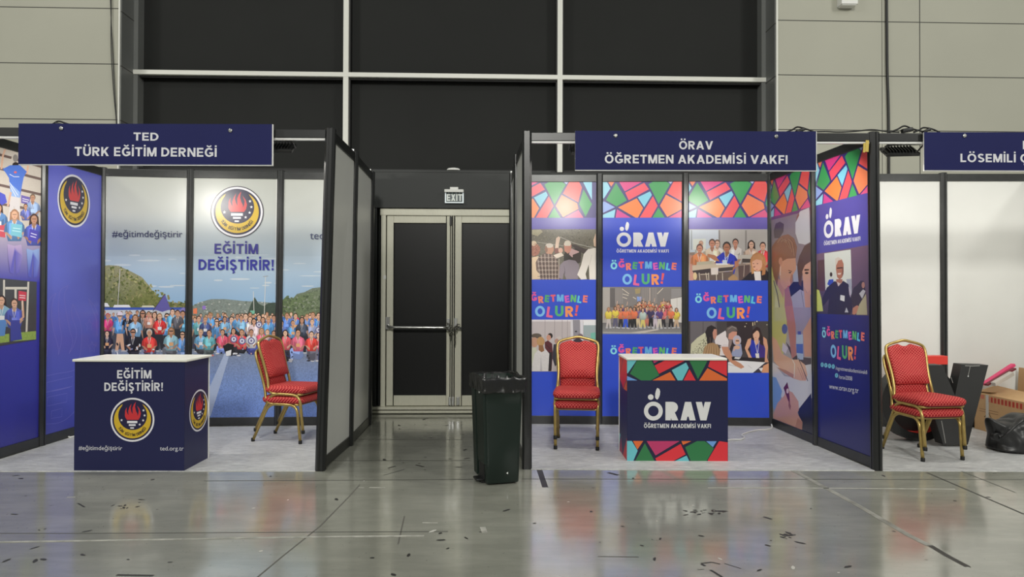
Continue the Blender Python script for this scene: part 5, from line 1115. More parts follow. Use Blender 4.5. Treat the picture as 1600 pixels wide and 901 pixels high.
p.poly(Z([(272, 300), (275, 230), (300, 190), (340, 185), (362, 240), (362, 340), (345, 400), (315, 425), (285, 395)]), (176, 116, 92)); p.poly(Z([(268, 250), (262, 180), (300, 160), (345, 185), (330, 195), (300, 200), (280, 250)]), (214, 202, 190)); p.poly(Z([(285, 285), (350, 278), (350, 292), (285, 300)]), (66, 46, 44)); p.poly(Z([(290, 350), (335, 345), (325, 368), (298, 368)]), (226, 206, 196)); p.poly(Z([(345, 300), (362, 260), (360, 360), (345, 400)]), (130, 82, 68))
p.poly(Z([(325, 605), (376, 615), (372, 682), (322, 665)]), (226, 226, 226)); p.poly(Z([(20, 530), (75, 550), (100, 640), (122, 795), (20, 800)]), (206, 214, 120)); p.poly(Z([(470, 760), (520, 725), (552, 745), (540, 800), (490, 838), (465, 830)]), (190, 132, 110)); p.poly(Z([(510, 838), (545, 720), (625, 590), (640, 838)]), (180, 172, 140)); p.poly(Z([(375, 810), (395, 750), (420, 810)]), (190, 190, 200)); p.poly(Z([(420, 500), (450, 560), (445, 640), (430, 600)]), (190, 180, 196))
p.poly([(1268, 489.5), (1360, 493), (1360, 720), (1268, 720)], [(46, 52, 138), (46, 48, 116), (42, 44, 106), (42, 46, 118)])
playful(p, 1284.5, 520.5, 1351, 525.5, 12, 1298, 548, 1338, 553, 20)
for u, v in ((1285, 569.5), (1290.7, 570.4), (1296.4, 571.4), (1302.2, 572.4), (1307.4, 586.3)):
    p.ell(u, v, 2.5, 3.6, (126, 206, 226)); p.line([(u - .6, v + 1.6), (u - .2, v - 1.6), (u + .9, v - 1.3)], .7, (44, 60, 130))
p.text('/ogretmenakademisivakfi', 1306, 577.3, 1355.5, 584.5, (226, 228, 236), .0); p.text('/orav2008', 1311, 591.2, 1332, 594.3, (226, 228, 236), .0); p.text('www.orav.org.tr', 1296, 606.8, 1342, 614, (226, 228, 236), .0)
p.build('printed_graphic', pl['R31R30'], PRINT_GLOSS)

# ------------------------------------------------------------------ counters
M_TOP = mat('counter_top', (226, 225, 214), .3, var=.03, vscale=5)
M_EDGE = mat('white_edge', (224, 224, 220), .4)
def counter(label, x0, x1, y0, dep, h, ov, edge):
    t = thing('promotion_counter', label, 'counter', ((x0 + x1) / 2, y0 + dep / 2, 0), 0, 'promotion counters')
    m = MB(); m.box(((x0 + x1) / 2, y0 + dep / 2, .005 + (h - .023) / 2), (x1 - x0, dep, h - .023)); bev(obj('body', m, M_CNAVY, t), .003)
    m = MB(); m.bevbox(((x0 + x1) / 2 + ov[2], y0 + dep / 2, h - .009), (x1 - x0 + ov[0], dep + ov[1], .02), .006); obj('worktop', m, M_TOP, t)
    m = MB()
    for x in (x0, x1): m.box((x, y0 + dep, .005 + (h - .03) / 2), (.012, .012, h - .03))
    m.box(((x0 + x1) / 2, y0 + dep + .003, .01 + (h - .03) / 2), (x1 - x0 - .01, .006, h - .04)); obj('back_edging', m, M_EDGE, t)
    return t
# TED counter
cx0, cx1, cy = -3.548, -2.655, 5.585
ct = counter('navy counter with white EĞİTİM DEĞİŞTİRİR! lettering and a round crest', cx0, cx1, cy, .44, .905, (.035, .035, .004), True)
p = Print((cx0, cy - .0004, .005), (1, 0, 0), (0, 0, 1), (0, -1, 0), (0, 0, cx1 - cx0, .88))
p.st([(0, 0), (cx1 - cx0, 0), (cx1 - cx0, .88), (0, .88)], (29, 32, 76))
p.caps('EĞİTİM', 183, 591, 236.5, 591, 13, (222, 222, 228), .19); p.caps('DEĞİŞTİRİR!', 163, 610.5, 254.5, 610.5, 13, (222, 222, 228), .19)
crest(p, p.px(207, 655.5), 34 / F_PX * 5.6)
p.text('#eğitimdeğiştirir', 123, 702.5, 191, 703, (218, 218, 226), .0); p.text('ted.org.tr', 250, 703.3, 287, 703.5, (218, 218, 226), .0)
p.build('front_graphic', ct, PRINT_SATIN)
p = Print((cx1 + .0004, cy, .005), (0, 1, 0), (0, 0, 1), (1, 0, 0), (0, 0, .44, .88)); p.st([(0, 0), (.44, 0), (.44, .88), (0, .88)], (31, 34, 80)); crest(p, (.26, .445), .176)
p.build('side_graphic', ct, PRINT_SATIN)
# ÖRAV counter
ox0, ox1, oy = 1.0, 1.875, 5.965
oc = counter('navy counter with a white ÖRAV logo between mosaic bands', ox0, ox1, oy, .42, .895, (.0, .03, -.01), False)
p = Print((ox0, oy - .0004, .005), (1, 0, 0), (0, 0, 1), (0, -1, 0), (0, 0, ox1 - ox0, .87))
p.st([(0, 0), (ox1 - ox0, 0), (ox1 - ox0, .87), (0, .87)], (28, 31, 72))
Z = lambda pts: [(940 + x / 4.29, 530 + y / 4.29) for x, y in pts]
GR, RE, OR_, CY, MG, LB2 = (48, 122, 72), (222, 52, 62), (226, 110, 52), (110, 196, 206), (190, 56, 106), (110, 160, 222)
TOPB = [(CY, [(165, 120), (240, 120), (235, 140), (175, 228), (165, 220)]), (GR, [(240, 138), (330, 135), (387, 240), (330, 275), (265, 275), (190, 230)]), (RE, [(355, 175), (430, 138), (430, 130), (558, 130), (558, 142), (385, 230)]), (OR_, [(340, 275), (460, 218), (496, 275)]), (CY, [(470, 206), (566, 155), (584, 190), (541, 275), (510, 275)]),
        (RE, [(549, 275), (589, 200), (631, 275)]), (GR, [(578, 120), (722, 120), (646, 266)]), (OR_, [(654, 276), (710, 192), (840, 262), (840, 276)]), (RE, [(714, 182), (735, 120), (840, 120), (840, 247)]), (LB2, [(165, 243), (240, 275), (165, 275)]), (MG, [(335, 120), (420, 120), (352, 160)])]
BOTB = [(CY, [(165, 680), (202, 680), (242, 745), (210, 820), (165, 820)]), (OR_, [(210, 680), (279, 680), (240, 738)]), (GR, [(290, 695), (358, 820), (222, 820)]), (MG, [(302, 681), (522, 681), (362, 777)]), (RE, [(360, 797), (530, 700), (563, 770), (470, 820), (372, 820)]), (OR_, [(535, 681), (602, 681), (545, 707)]), (GR, [(560, 722), (640, 681), (690, 681), (752, 730), (700, 820), (600, 820)]),
        (LB2, [(700, 681), (772, 681), (746, 722)]), (RE, [(788, 681), (845, 690), (845, 820), (715, 820), (712, 808)]), (CY, [(480, 820), (570, 778), (590, 820)])]
def band(items, y0, y1):
    old = p.clip; a = p.px(*Z([(165, y1)])[0])[1]; b = p.px(*Z([(165, y0)])[0])[1]; p.clip = (0, max(a, 0), old[2], min(b, old[3]))
    p.st([(0, 0), (2, 0), (2, 2), (0, 2)], (30, 30, 60))
    for c, q in items: p.poly(Z(q), c)
    p.clip = old
band(TOPB, 130, 275); band(BOTB, 680, 830)
orav(p, p.px(*Z([(347, 480)])[0]), 63 / 4.29 / F_PX * 5.97, (226, 226, 226)); p.build('front_graphic', oc, PRINT_SATIN)
p = Print((ox0 - .0004, oy + .42, .005), (0, -1, 0), (0, 0, 1), (-1, 0, 0), (0, 0, .42, .87)); p.st([(0, 0), (.42, 0), (.42, .87), (0, .87)], (44, 44, 92))
for c, q in ((RE, [(0, .69), (.2, .87), (0, .87)]), (RE, [(0, .68), (.22, .6), (.42, .72), (.42, .87), (.23, .87)]), (OR_, [(.24, .6), (.42, .6), (.42, .7)]), (RE, [(.2, 0), (.42, 0), (.42, .2)]), (MG, [(0, .0), (.18, 0), (.1, .14)]), (CY, [(0, .05), (.08, .16), (0, .16)])): p.st(q, c)
p.caps('ÖRAV', 960, 640, 978, 645, 12, (120, 120, 150)) if False else None
p.build('side_graphic', oc, PRINT_SATIN)

# ------------------------------------------------------------------ banquet chairs
def fabric():
    m, N, L, b = nt('red_diamond_fabric')
    tc = N.new('ShaderNodeTexCoord'); sp = N.new('ShaderNodeSeparateXYZ'); L.new(tc.outputs['Object'], sp.inputs[0])
    def mth(op, a, bb=0.0):
        q = N.new('ShaderNodeMath'); q.operation = op
        for i, x in enumerate((a, bb)):
            if isinstance(x, (int, float)): q.inputs[i].default_value = x
            else: L.new(x, q.inputs[i])
        return q.outputs[0]
    a = mth('MULTIPLY', sp.outputs[0], 108.0); w = mth('MULTIPLY', mth('ADD', sp.outputs[1], sp.outputs[2]), 100.0)
    s1 = mth('ABSOLUTE', mth('SINE', mth('ADD', a, w))); s2 = mth('ABSOLUTE', mth('SINE', mth('SUBTRACT', a, w)))
    k = mth('MINIMUM', s1, s2)
    r = N.new('ShaderNodeValToRGB'); e = r.color_ramp.elements; e[0].position = .07; e[0].color = (*lin((234, 140, 120)), 1); e[1].position = .19; e[1].color = (*lin((180, 30, 46)), 1)
    q = e.new(.8); q.color = (*lin((150, 20, 32)), 1)
    L.new(k, r.inputs[0]); L.new(r.outputs[0], b.inputs['Base Color'])
    b.inputs['Roughness'].default_value = .7; b.inputs['Specular IOR Level'].default_value = .3
    bp = N.new('ShaderNodeBump'); bp.inputs['Strength'].default_value = .25; bp.inputs['Distance'].default_value = .002; L.new(k, bp.inputs['Height']); L.new(bp.outputs[0], b.inputs['Normal'])
    return m
M_FAB = fabric(); M_SHELL = mat('dark_red_shell', (84, 20, 26), .6)
def arc3(x0, y0, z0): pass
def make_chair(label):
    """faces -y; origin on the floor under the middle of the seat"""
    t = thing('banquet_chair', label, 'chair', (0, 0, 0), 0, 'red banquet chairs stacked in pairs')
    loc = lambda n, mb, m, par=t: obj(n, mb, m, par, world=False)
    ZR = .368
    for sx_ in (-1, 1):                        # each side: front leg, rail and rear leg out of one bent tube
        x = sx_ * .2
        pts = fillet([(x * .97, -.235, .012), (x, -.20, ZR), (x, .10, ZR + .006), (x * .97, .275, .012)], .085, 6)
        m = MB(); m.tube(pts, .0145, 10); lg = loc('leg_frame', m, M_GOLD)
        for q in (pts[0], pts[-1]):
            f = MB(); f.loft([[Vector((q[0] + r * math.cos(k * PI / 6), q[1] + r * math.sin(k * PI / 6), z)) for k in range(12)] for z, r in ((0, .0155), (.003, .0175), (.03, .0175), (.033, .0145))]); loc('rubber_foot', f, M_RUBBER, lg)
    m = MB(); m.tube(fillet([(-.2, -.17, ZR + .004), (-.2, -.215, ZR + .004), (.2, -.215, ZR + .004), (.2, -.17, ZR + .004)], .02), .012, 8); loc('front_rail', m, M_GOLD)
    m = MB(); m.tube([(-.2, .1, ZR + .006), (.2, .1, ZR + .006)], .011, 8); loc('rear_rail', m, M_GOLD)
    # back frame: rises from the rails, leans back, peaks in a soft crown
    def back(z): return .125 + max(0, z - .37) * .03 + max(0, z - .42) * .25
    side = [(.2, .05, ZR + .004), (.2, .10, ZR + .012), (.198, back(.43) + .006, .43), (.19, back(.50), .50), (.187, back(.60), .60), (.194, back(.70), .70), (.203, back(.79), .79), (.199, back(.845), .845)]
    top = [(.180, back(.872), .872), (.13, back(.89), .892), (.06, back(.905), .908), (.022, back(.915), .917)]
    full = side + top + [(-a, b_, c_) for a, b_, c_ in reversed(side + top)]
    m = MB(); m.tube(smooth_path(full, 4), .0135, 10); loc('back_frame', m, M_GOLD)
    # seat cushion, wider at the front, crowned
    def rr(z, ins):
        o = []
        for k in range(40):
            a = 2 * PI * k / 40; c, s = math.cos(a), math.sin(a); e = .28
            x = math.copysign(abs(c) ** e, c); y = math.copysign(abs(s) ** e, s)
            hw = .217 - .008 * (y + 1) / 2
            o.append(Vector((x * (hw - ins), -.03 + y * (.215 - ins) - (.012 if y < -.5 else 0), z)))
        return o
    m = MB(); m.loft([rr(.382, .012), rr(.387, .002), rr(.405, -.006), rr(.427, -.004), rr(.441, .008), rr(.449, .03), rr(.454, .08), rr(.456, .15)]); loc('seat', m, M_FAB)
    m = MB(); m.loft([rr(.372, .02), rr(.382, .01)]); loc('seat_pan', m, M_SHELL)
    # back pad: outline inside the frame with a dip under the crown
    half = [(.0, .522), (.10, .522), (.172, .524), (.173, .60), (.178, .69), (.187, .785), (.183, .838), (.162, .860), (.11, .876), (.066, .886), (.042, .874), (.02, .867), (.0, .866)]
    out = half + [(-a, b_) for a, b_ in reversed(half[1:-1])]
    cz_ = .70
    def ring(k, dy): return [Vector((a * k, back(b_) + dy, cz_ + (b_ - cz_) * k)) for a, b_ in out]
    m = MB(); m.loft([ring(.9, .022), ring(.985, .017), ring(1, .005), ring(.99, -.012), ring(.95, -.022), ring(.8, -.028), ring(.5, -.031)]); loc('back_pad', m, M_FAB)
    m = MB(); m.loft([[Vector((a * .97, back(b_) + .022, cz_ + (b_ - cz_) * .97)) for a, b_ in out], [Vector((a * .95, back(b_) + .026, cz_ + (b_ - cz_) * .95)) for a, b_ in out]]); loc('back_shell', m, M_SHELL)
    return t
first = make_chair('lower chair of the red pair beside the TED booth crowd backdrop')
STK = [((-2.21, 6.84), math.radians(77), 'lower chair of the red pair in front of the crowd photo backdrop', 'upper chair of the red pair in front of the crowd photo backdrop'),
       ((.63, 6.62), math.radians(-7), 'lower chair of the red pair beside the mosaic booth counter', 'upper chair of the red pair beside the mosaic booth counter'),
       ((3.72, 6.23), math.radians(9), 'lower chair of the red pair in the plain white booth', 'upper chair of the red pair in the plain white booth')]
for i, ((x, y), rz, la, lb) in enumerate(STK):
    if i == 0: first.location = (x, y, .0055); first.rotation_euler = (0, 0, rz); first['label'] = la
    else: dup(first, (x, y, .0055), rz, la)
    f = Vector((math.sin(rz), -math.cos(rz), 0)) * .028
    dup(first, (x + f.x, y + f.y, .104), rz, lb)

# ------------------------------------------------------------------ green pedal bin with its black liner
M_BIN = mat('dark_green_plastic', (14, 30, 24), .42, spec=.45, var=.12, vscale=9)
M_LINER = mat('black_bag_film', (22, 22, 24), .24, spec=.7)
bo = Vector((-.115, 5.385, 0)); brz = math.radians(17)
bn = thing('pedal_bin', 'tall dark green pedal bin standing beside the black post', 'bin', tuple(bo), brz)
L_ = lambda n, mb, m, par=bn: obj(n, mb, m, par, world=False)
HB = .80
def bring(z, k=1.0, cut=0.0):
    """footprint of the bin at height z: x half .14-.16, y half .18-.2, corners rounded"""
    q = z / HB; hx, hy = (.127 + .026 * q) * k, (.178 + .022 * q) * k; r = .02; o = []
    for sx_, sy_, a0 in ((1, 1, 0), (-1, 1, PI / 2), (-1, -1, PI), (1, -1, 1.5 * PI)):
        for j in range(4):
            a = a0 + j * PI / 6; o.append(Vector((sx_ * (hx - r) + r * math.cos(a), sy_ * (hy - r) + r * math.sin(a), z)))
    return o
m = MB(); m.loft([bring(.012, .97), bring(.02), bring(.3), bring(.6), bring(HB - .03), bring(HB - .03, 1.05), bring(HB, 1.05), bring(HB, .95), bring(.45, .9)], cap=True); L_('bin_body', m, M_BIN)
m = MB()
for z0, z1, y0, y1, d in ((.16, .755, -.19, .028, .014), (.03, .755, .085, .19, .012), (.02, .755, .028, .04, .004)):          # raised plates of the pedal side
    m.hexa([Vector((-(.127 + .026 * z / HB) - e, y * (.178 + .022 * z / HB) / .2, z)) for z in (z0, z1) for e, y in ((d, y0), (-.01, y0), (-.01, y1), (d, y1))])
bev(L_('side_plate', m, M_BIN), .004)
m = MB(); m.box((-.131, -.055, .10), (.012, .13, .125)); L_('pedal_recess_shade', m, M_GASKET)  # shade inside the pedal cavity, made as a black slab
m = MB(); m.bevbox((-.155, -.055, .032), (.075, .105, .016), .012); m.box((-.13, -.055, .02), (.03, .07, .03)); L_('foot_pedal', m, M_BLACKPL)
m = MB(); m.loft([[Vector((-.165 - d, -.085 + r * math.cos(k * PI / 8), .70 + r * math.sin(k * PI / 8))) for k in range(16)] for d, r in ((0, .014), (.002, .014), (.0025, .009))]); o_ = L_('round_sticker', m, M_WHITE); o_['label'] = 'white round sticker'
m = MB(); m.add([(.02, -.1935, .09), (.034, -.1935, .082), (.034, -.1935, .1)], [(0, 1, 2)]); L_('paper_scrap', m, M_WHITE)
m = MB()
for y in (-.11, .11): m.tube([(.10, y - .012, .014), (.10, y + .012, .014)], .014, 10)
L_('castor', m, M_RUBBER)
lnr = MB(); n_ = 72; rings = []
base_ = [bring(HB, 1.07)]
def on_ring(k, z, sc):
    """walk the rounded rectangle evenly"""
    hx, hy = .158 * sc, .206 * sc; per = 4 * (hx + hy); d = (k / n_) * per; d %= per
    for L0, f in ((2 * hx, lambda q: (-hx + q, -hy)), (2 * hy, lambda q: (hx, -hy + q)), (2 * hx, lambda q: (hx - q, hy)), (2 * hy, lambda q: (-hx, hy - q))):
        if d <= L0: x, y = f(d); return Vector((x, y, z))
        d -= L0
for row, (z, sc, am) in enumerate(((HB - .10, 1.055, .016), (HB - .085, 1.075, .014), (HB - .06, 1.085, .011), (HB - .035, 1.09, .009), (HB - .012, 1.10, .008), (HB + .004, 1.095, .006), (HB + .012, 1.07, .006), (HB + .006, 1.0, .010), (HB - .012, .95, .014), (HB - .05, .9, .022), (HB - .1, .82, .03), (HB - .15, .7, .035), (HB - .19, .5, .04), (HB - .21, .22, .03))):
    r_ = []
    for k in range(n_):
        q = on_ring(k, z, sc); u = 2 * PI * k / n_
        nv = noise.noise(Vector((math.cos(u) * 2.2, math.sin(u) * 2.2, 3.1 + z * 3))); fold = (1 - abs(math.sin(u * 9 + 2.5 * nv + z * 16))) ** 2.2; nv2 = noise.noise(Vector((math.cos(u) * 7, math.sin(u) * 7, z * 14)))
        e = Vector((q.x, q.y, 0)).normalized(); q = q + e * (nv * am * .8 + nv2 * am * .7 + fold * am * (.9 if row < 7 else -1.1))
        q.z += (nv * .014 + nv2 * .010) * (1 if row < 2 else .5) + (nv * .016 + nv2 * .02 + fold * .012 if row > 7 else 0)
        if row in (4, 5, 6, 7): q.z += .012 * max(0, math.cos(2 * (u - 2.2))) + .006 * nv2
        r_.append(q)
    rings.append(r_)
lnr.loft(rings, cap=False)
k0 = len(lnr.v); lnr.f.append([k0 - n_ + j for j in range(n_)]); lnr.m.append(0); lnr.sm.append(True)
lin_ = obj('bin_liner', lnr, M_LINER); lin_.location = bo + Vector((0, 0, .002)); lin_.rotation_euler = (0, 0, brz); tag(lin_, 'black plastic bag folded over the rim of the green bin', 'bin bag')

# ------------------------------------------------------------------ things lying in the plain white booth
M_LBLK = mat('letter_black', (46, 46, 46), .5, var=.1, vscale=6); M_LRED = mat('letter_red', (226, 64, 54), .45); M_SCR = mat('scratch', (170, 168, 164), .6)
# big letter V
Yv = 6.55
def vp(u, v, y=Yv): q = at_y(u, v, y); q.z = max(q.z, .006); return q
vt = thing('display_letter', 'big black letter V standing on the carpet, right of the red chairs', 'letter', tuple(at_y(1494, 694, Yv).xy) + (.006,))
pv = [vp(1433, 570), vp(1473, 570), vp(1492.5, 618), vp(1503, 568.7), vp(1544.6, 570), vp(1512.5, 694.6), vp(1474, 694.6)]
m = MB(); m.prism(pv, (0, .13, 0)); bev(obj('letter_body', m, M_LBLK, vt), .003)
ps = Print((0, Yv - .001, 0), (1, 0, 0), (0, 0, 1), (0, -1, 0))
for a, w in (([(1516, 572), (1512.5, 588)], .6), ([(1508, 571), (1519, 571.5), (1531, 571)], .9), ([(1471, 657), (1474, 672), (1477.5, 692)], .7), ([(1486, 589), (1489, 598)], .5), ([(1478, 640), (1487, 652)], .4)): ps.line(a, w, (178, 176, 172))
ps.ell(1512.8, 587.5, 1, 1, (226, 226, 224), n=8); ps.build('scratch', vt, PRINT_SATIN)
# round black letter with red inner wall, behind
Yo = 6.80
ot = thing('display_letter', 'big round black letter with a red inner rim, half hidden behind the red chairs', 'letter', tuple(at_y(1440, 690, Yo).xy) + (.006,))
co = at_y(1438, 629, Yo); R0 = co.z - .007; m = MB(); n2 = 48; R1 = R0 * .80
O = [[Vector((co.x + r * math.cos(2 * PI * k / n2), Yo + d, co.z + r * math.sin(2 * PI * k / n2))) for k in range(n2)] for r, d in ((R1, 0), (R0, 0), (R0, .14), (R1, .14))]
m.loft(O, cap=False, smooth=False); obj('letter_body', m, M_LBLK, ot)
m = MB(); m.loft([O[3], O[0]], cap=False, smooth=True)
m.v = [Vector((co.x + (q.x - co.x) * .995, q.y, co.z + (q.z - co.z) * .995)) for q in m.v]; obj('inner_wall', m, M_LRED, ot)
m = MB(); m.prism([Vector((co.x + R1 * .99 * math.cos(2 * PI * k / n2), Yo + .12, co.z + R1 * .99 * math.sin(2 * PI * k / n2))) for k in range(n2)], (0, .015, 0)); obj('back_plate', m, M_LBLK, ot)
ps = Print((0, Yo - .001, 0), (1, 0, 0), (0, 0, 1), (0, -1, 0))
for a, w in (([(1462, 571), (1472, 571), (1471, 578)], 1.0), ([(1476, 592), (1482, 606)], 1.2)): ps.line(a, w, (150, 148, 144))
ps.build('scratch', ot, PRINT_SATIN)
# red letter T at the back
Yt = 7.12
tt = thing('display_letter', 'red block letter at the wall, its bar showing right of the chair back', 'letter', tuple(at_y(1440, 668, Yt).xy) + (.006,))
a, b = at_y(1396, 569, Yt), at_y(1481, 556, Yt); m = MB()
m.box(((a.x + b.x) / 2, Yt + .06, (a.z + b.z) / 2), (b.x - a.x, .12, b.z - a.z)); xm = (a.x + b.x) / 2 - .06
m.box((xm, Yt + .06, (a.z + .006) / 2), (.12, .12, a.z - .006)); bev(obj('letter_body', m, M_LRED, tt), .003)
# cardboard box with its flaps
M_CARD = mat('cardboard', (196, 160, 116), .75, var=.1, vscale=7, bump=.08, bscale=120)
bx0, bx1, by0, by1, bz = 5.035, 5.50, 6.73, 7.48, .40
bt = thing('cardboard_box', 'brown cardboard box with red printed squares against the white wall', 'box', ((bx0 + bx1) / 2, (by0 + by1) / 2, .006))
m = MB(); th = .006
m.box(((bx0 + bx1) / 2, (by0 + by1) / 2, .010), (bx1 - bx0, by1 - by0, .008))
for c, d in (((bx0, (by0 + by1) / 2), (th, by1 - by0)), ((bx1, (by0 + by1) / 2), (th, by1 - by0)), (((bx0 + bx1) / 2, by0), (bx1 - bx0, th)), (((bx0 + bx1) / 2, by1), (bx1 - bx0, th))): m.box((*c, .006 + (bz - .006) / 2), (*d, bz - .006))
obj('carton', m, M_CARD, bt)
for nm, pts in (('flap', [(bx0, by0, bz), (bx0, by1, bz), (bx0 + .22, by1 - .01, bz + .075), (bx0 + .22, by0 + .01, bz + .05)]), ('flap', [(bx0 + .01, by1, bz + .012), (bx1, by1, bz + .012), (bx1 - .02, by1 - .22, bz + .03), (bx0 + .02, by1 - .22, bz + .03)]),
                ('flap', [(bx1, by0 + .02, bz), (bx1, by1, bz), (bx1 + .012, by1 - .005, bz + .27), (bx1 + .012, by0 + .03, bz + .27)]), ('flap', [(bx0, by0, bz), (bx1, by0, bz), (bx1, by0 - .1, bz - .2), (bx0, by0 - .1, bz - .2)])):
    P = [Vector(q) for q in pts]; nn = (P[1] - P[0]).cross(P[2] - P[0]).normalized() * .005
    m = MB(); m.prism(P, nn); obj(nm, m, M_CARD, bt)
p = Print((bx0 - th / 2 - .0006, by1, 0), (0, -1, 0), (0, 0, 1), (-1, 0, 0), (0, .012, by1 - by0, bz - .002))
for k in range(14):
    s0 = .20 + k * .052; c = (196, 70, 48)
    p.st([(s0, bz - .075), (s0 + .034, bz - .075), (s0 + .034, bz - .018), (s0, bz - .018)], c); p.st([(s0 + .008, bz - .06), (s0 + .02, bz - .062), (s0 + .024, bz - .03), (s0 + .01, bz - .03)], (168, 48, 36))
p.line([(1530, 641), (1560, 648)], .6, (120, 84, 60)); p.line([(1530, 637.5), (1560, 644)], .6, (120, 84, 60)); p.line([(1538, 651), (1545, 645), (1549, 653)], 1, (60, 48, 44)); p.line([(1538.5, 658), (1543, 661), (1549, 661)], 1, (60, 48, 44)); p.ell(1546, 655, 1.6, 2, (70, 56, 50), n=8)
p.line([(1542.6, 613), (1542.6, 672)], 4.6, (206, 204, 198), .12); p.poly([(1532, 616), (1538, 617), (1538, 623), (1532, 622)], (206, 120, 92)); p.build('printed_marks', bt, PRINT_SATIN)
# pink and dark sticks
def stick(name, a, b, w, h, m_, label):
    A, B = Vector(a), Vector(b); d = (B - A).normalized(); s_ = d.cross(Vector((0, 0, 1))).normalized(); u_ = s_.cross(d)
    mb = MB(); mb.hexa([P + s_ * i * w / 2 + u_ * j * h / 2 for P in (A, B) for i, j in ((-1, -1), (1, -1), (1, 1), (-1, 1))])
    return tag(bev(obj(name, mb, m_), .003), label, 'strip', 'strips leaning over the cardboard box')
q0, q1 = at_y(1537, 600, 7.28), at_y(1583.5, 569.5, 7.36)
stick('paper_strip', q0, q1, .05, .03, mat('pink_card', (226, 72, 120), .5), 'long pink strip leaning up over the cardboard box')
q0, q1 = at_y(1541, 601, 7.20), at_y(1585, 575.5, 7.28)
stick('paper_strip', q0, q1, .045, .018, mat('dark_red_card', (112, 30, 46), .5), 'long dark red strip just below the pink one')
q0, q1 = at_y(1552, 600, 7.13), at_y(1581, 583, 7.2)
stick('paper_strip', q0, q1, .05, .04, mat('grey_card', (190, 184, 176), .6), 'pale grey strip under the pink and dark red ones')
# black bag
M_BAG = mat('black_leather', (26, 26, 27), .36, spec=.55)
bg = thing('black_bag', 'crumpled black bag on the carpet at the right edge of the photo', 'bag', (4.9, 6.42, .006))
m = MB(); rings = []; NA, NZ = 72, 26
bl = at_y(1554, 690, 6.36).x                         # left end of the bag
def bag_r(a_, t_):
    """footprint radius and height profile of the slumped bag"""
    c, s_ = math.cos(a_), math.sin(a_)
    return .36 * math.copysign(abs(c) ** .7, c), .2 * math.copysign(abs(s_) ** .75, s_)
for i in range(NZ + 1):
    t_ = i / NZ; r_ = []
    prof = math.cos(t_ * PI / 2) ** .42 if i < NZ else .015; z0 = .34 * math.sin(t_ * PI / 2) ** .9
    for k in range(NA):
        a_ = 2 * PI * k / NA; x, y = bag_r(a_, t_); q = Vector((bl + .37 + x * prof, 6.42 + y * prof, z0))
        q.z *= .80 + .20 * min(1, max(0, (q.x - bl) / .5)) + .05 * math.sin(q.x * 11)
        nv = noise.fractal(Vector((q.x * 4.5, q.y * 4.5, q.z * 6)), 1, 2, 3)
        rd = (1 - abs(noise.noise(Vector((q.x * 6 + q.z * 7, q.y * 5, q.z * 3 - q.x * 4))))) ** 4
        o = Vector((math.cos(a_) * (1 - t_ * .6), math.sin(a_) * (1 - t_ * .6), t_)); q += o * (nv * .016 - rd * .022 + .01)
        # upper left corner pulled out into a drooping ear
        w = math.exp(-((a_ - PI) / .55) ** 2) * math.exp(-((t_ - .42) / .17) ** 2); q += Vector((-.10, -.05, .13)) * w
        q.z = max(q.z, .001) + .006; r_.append(q)
    rings.append(r_)
m.loft(rings); sub(obj('bag_body', m, M_BAG, bg))
m = MB(); P = [at_y(1600, 655, 6.2), at_y(1588, 664, 6.19), at_y(1575, 676, 6.2), at_y(1566, 684, 6.23)]; m.tube(smooth_path(P, 6), .012, 8); obj('carry_strap', m, M_BAG, bg)
m = MB(); c = at_y(1557.5, 682, 6.30); m.tube([(c.x, c.y - .02, c.z), (c.x, c.y + .04, c.z)], .036, 14); m.tube([(c.x, c.y - .012, c.z), (c.x + .1, c.y + .02, c.z + .012)], .02, 10); obj('wheel', m, M_BLACKPL, bg)

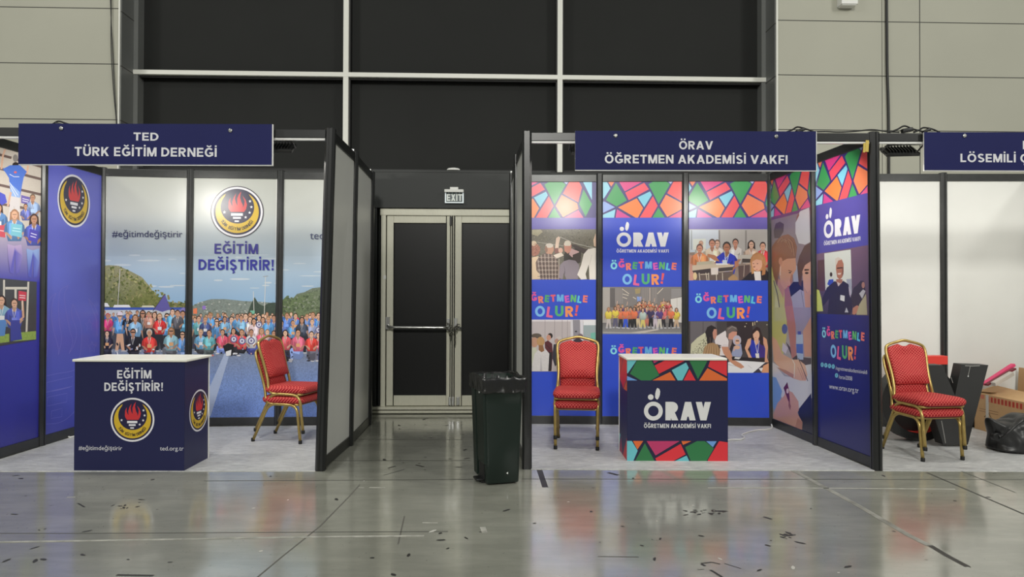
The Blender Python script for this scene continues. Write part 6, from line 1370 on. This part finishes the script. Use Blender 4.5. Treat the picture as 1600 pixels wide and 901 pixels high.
# ------------------------------------------------------------------ cables on the booth floors
def floor_cable(pts, r, label):
    m = MB(); m.tube(smooth_path([Vector((*at_z(u, v, .01).xy, .0055 + r + dz)) for u, v, dz in pts], 6), r, 8)
    return tag(obj('floor_cable', m, M_WHITE), label, 'cable', 'white cables on the booth floors')
floor_cable([(1205.5, 667.2, .03), (1206, 668.5, .0), (1198, 671, 0), (1186, 671.5, 0), (1177, 673, 0), (1163, 677, 0), (1159, 680, 0), (1163, 683, 0), (1158, 686.5, 0), (1144, 686.8, 0), (1128, 690, 0)], .007, 'thin white cable on the carpet behind the mosaic counter')
floor_cable([(121, 674, .0), (118, 675.5, 0), (113, 679, 0), (107.5, 682, 0), (110, 683.2, 0), (120, 681, 0)], .008, 'short white cable on the carpet behind the TED counter')
# ------------------------------------------------------------------ worn tape lines on the hall floor
def tape(pts, w, m_, label):
    mb = MB(); P = [at_z(*q) for q in pts]
    for a, b in zip(P, P[1:]):
        d = b - a; n = Vector((-d.y, d.x, 0)).normalized() * w / 2; mb.prism([Vector((q.x, q.y, .0008)) for q in (a - n, b - n, b + n, a + n)], (0, 0, .0006))
    return tag(obj('floor_tape', mb, m_), label, 'tape', 'worn tape on the hall floor')
tape([(-20, 847), (200, 843.5), (500, 838.5), (663, 836.8)], .024, M_TAPE, 'long white tape line across the floor at lower left')
tape([(1106, 762), (1300, 762.5), (1492, 764)], .018, M_TAPE, 'faint white tape line on the floor in front of the right hand booths')
tape([(1240, 735), (1340, 789), (1420, 836), (1452, 852)], .042, M_TAPEGREY, 'grey tape strip running diagonally across the floor at right')
tape([(754, 823), (757.5, 832)], .035, M_TAPE, 'small white tape scrap on the floor below the green bin')
tape([(560, 761.7), (569, 761.6)], .018, M_TAPE, 'short white tape dash on the floor, left of a longer dash'); tape([(577, 761.5), (602, 761.8)], .016, M_TAPE, 'white tape dash on the floor in front of the corridor')
tape([(660, 816.5), (684, 816.8)], .018, M_TAPE, 'white tape dash on the floor between the green bin and the long line')
tape([(105, 776.5), (118, 776.3)], .014, M_TAPE, 'tiny white tape dash on the floor in front of the TED counter')
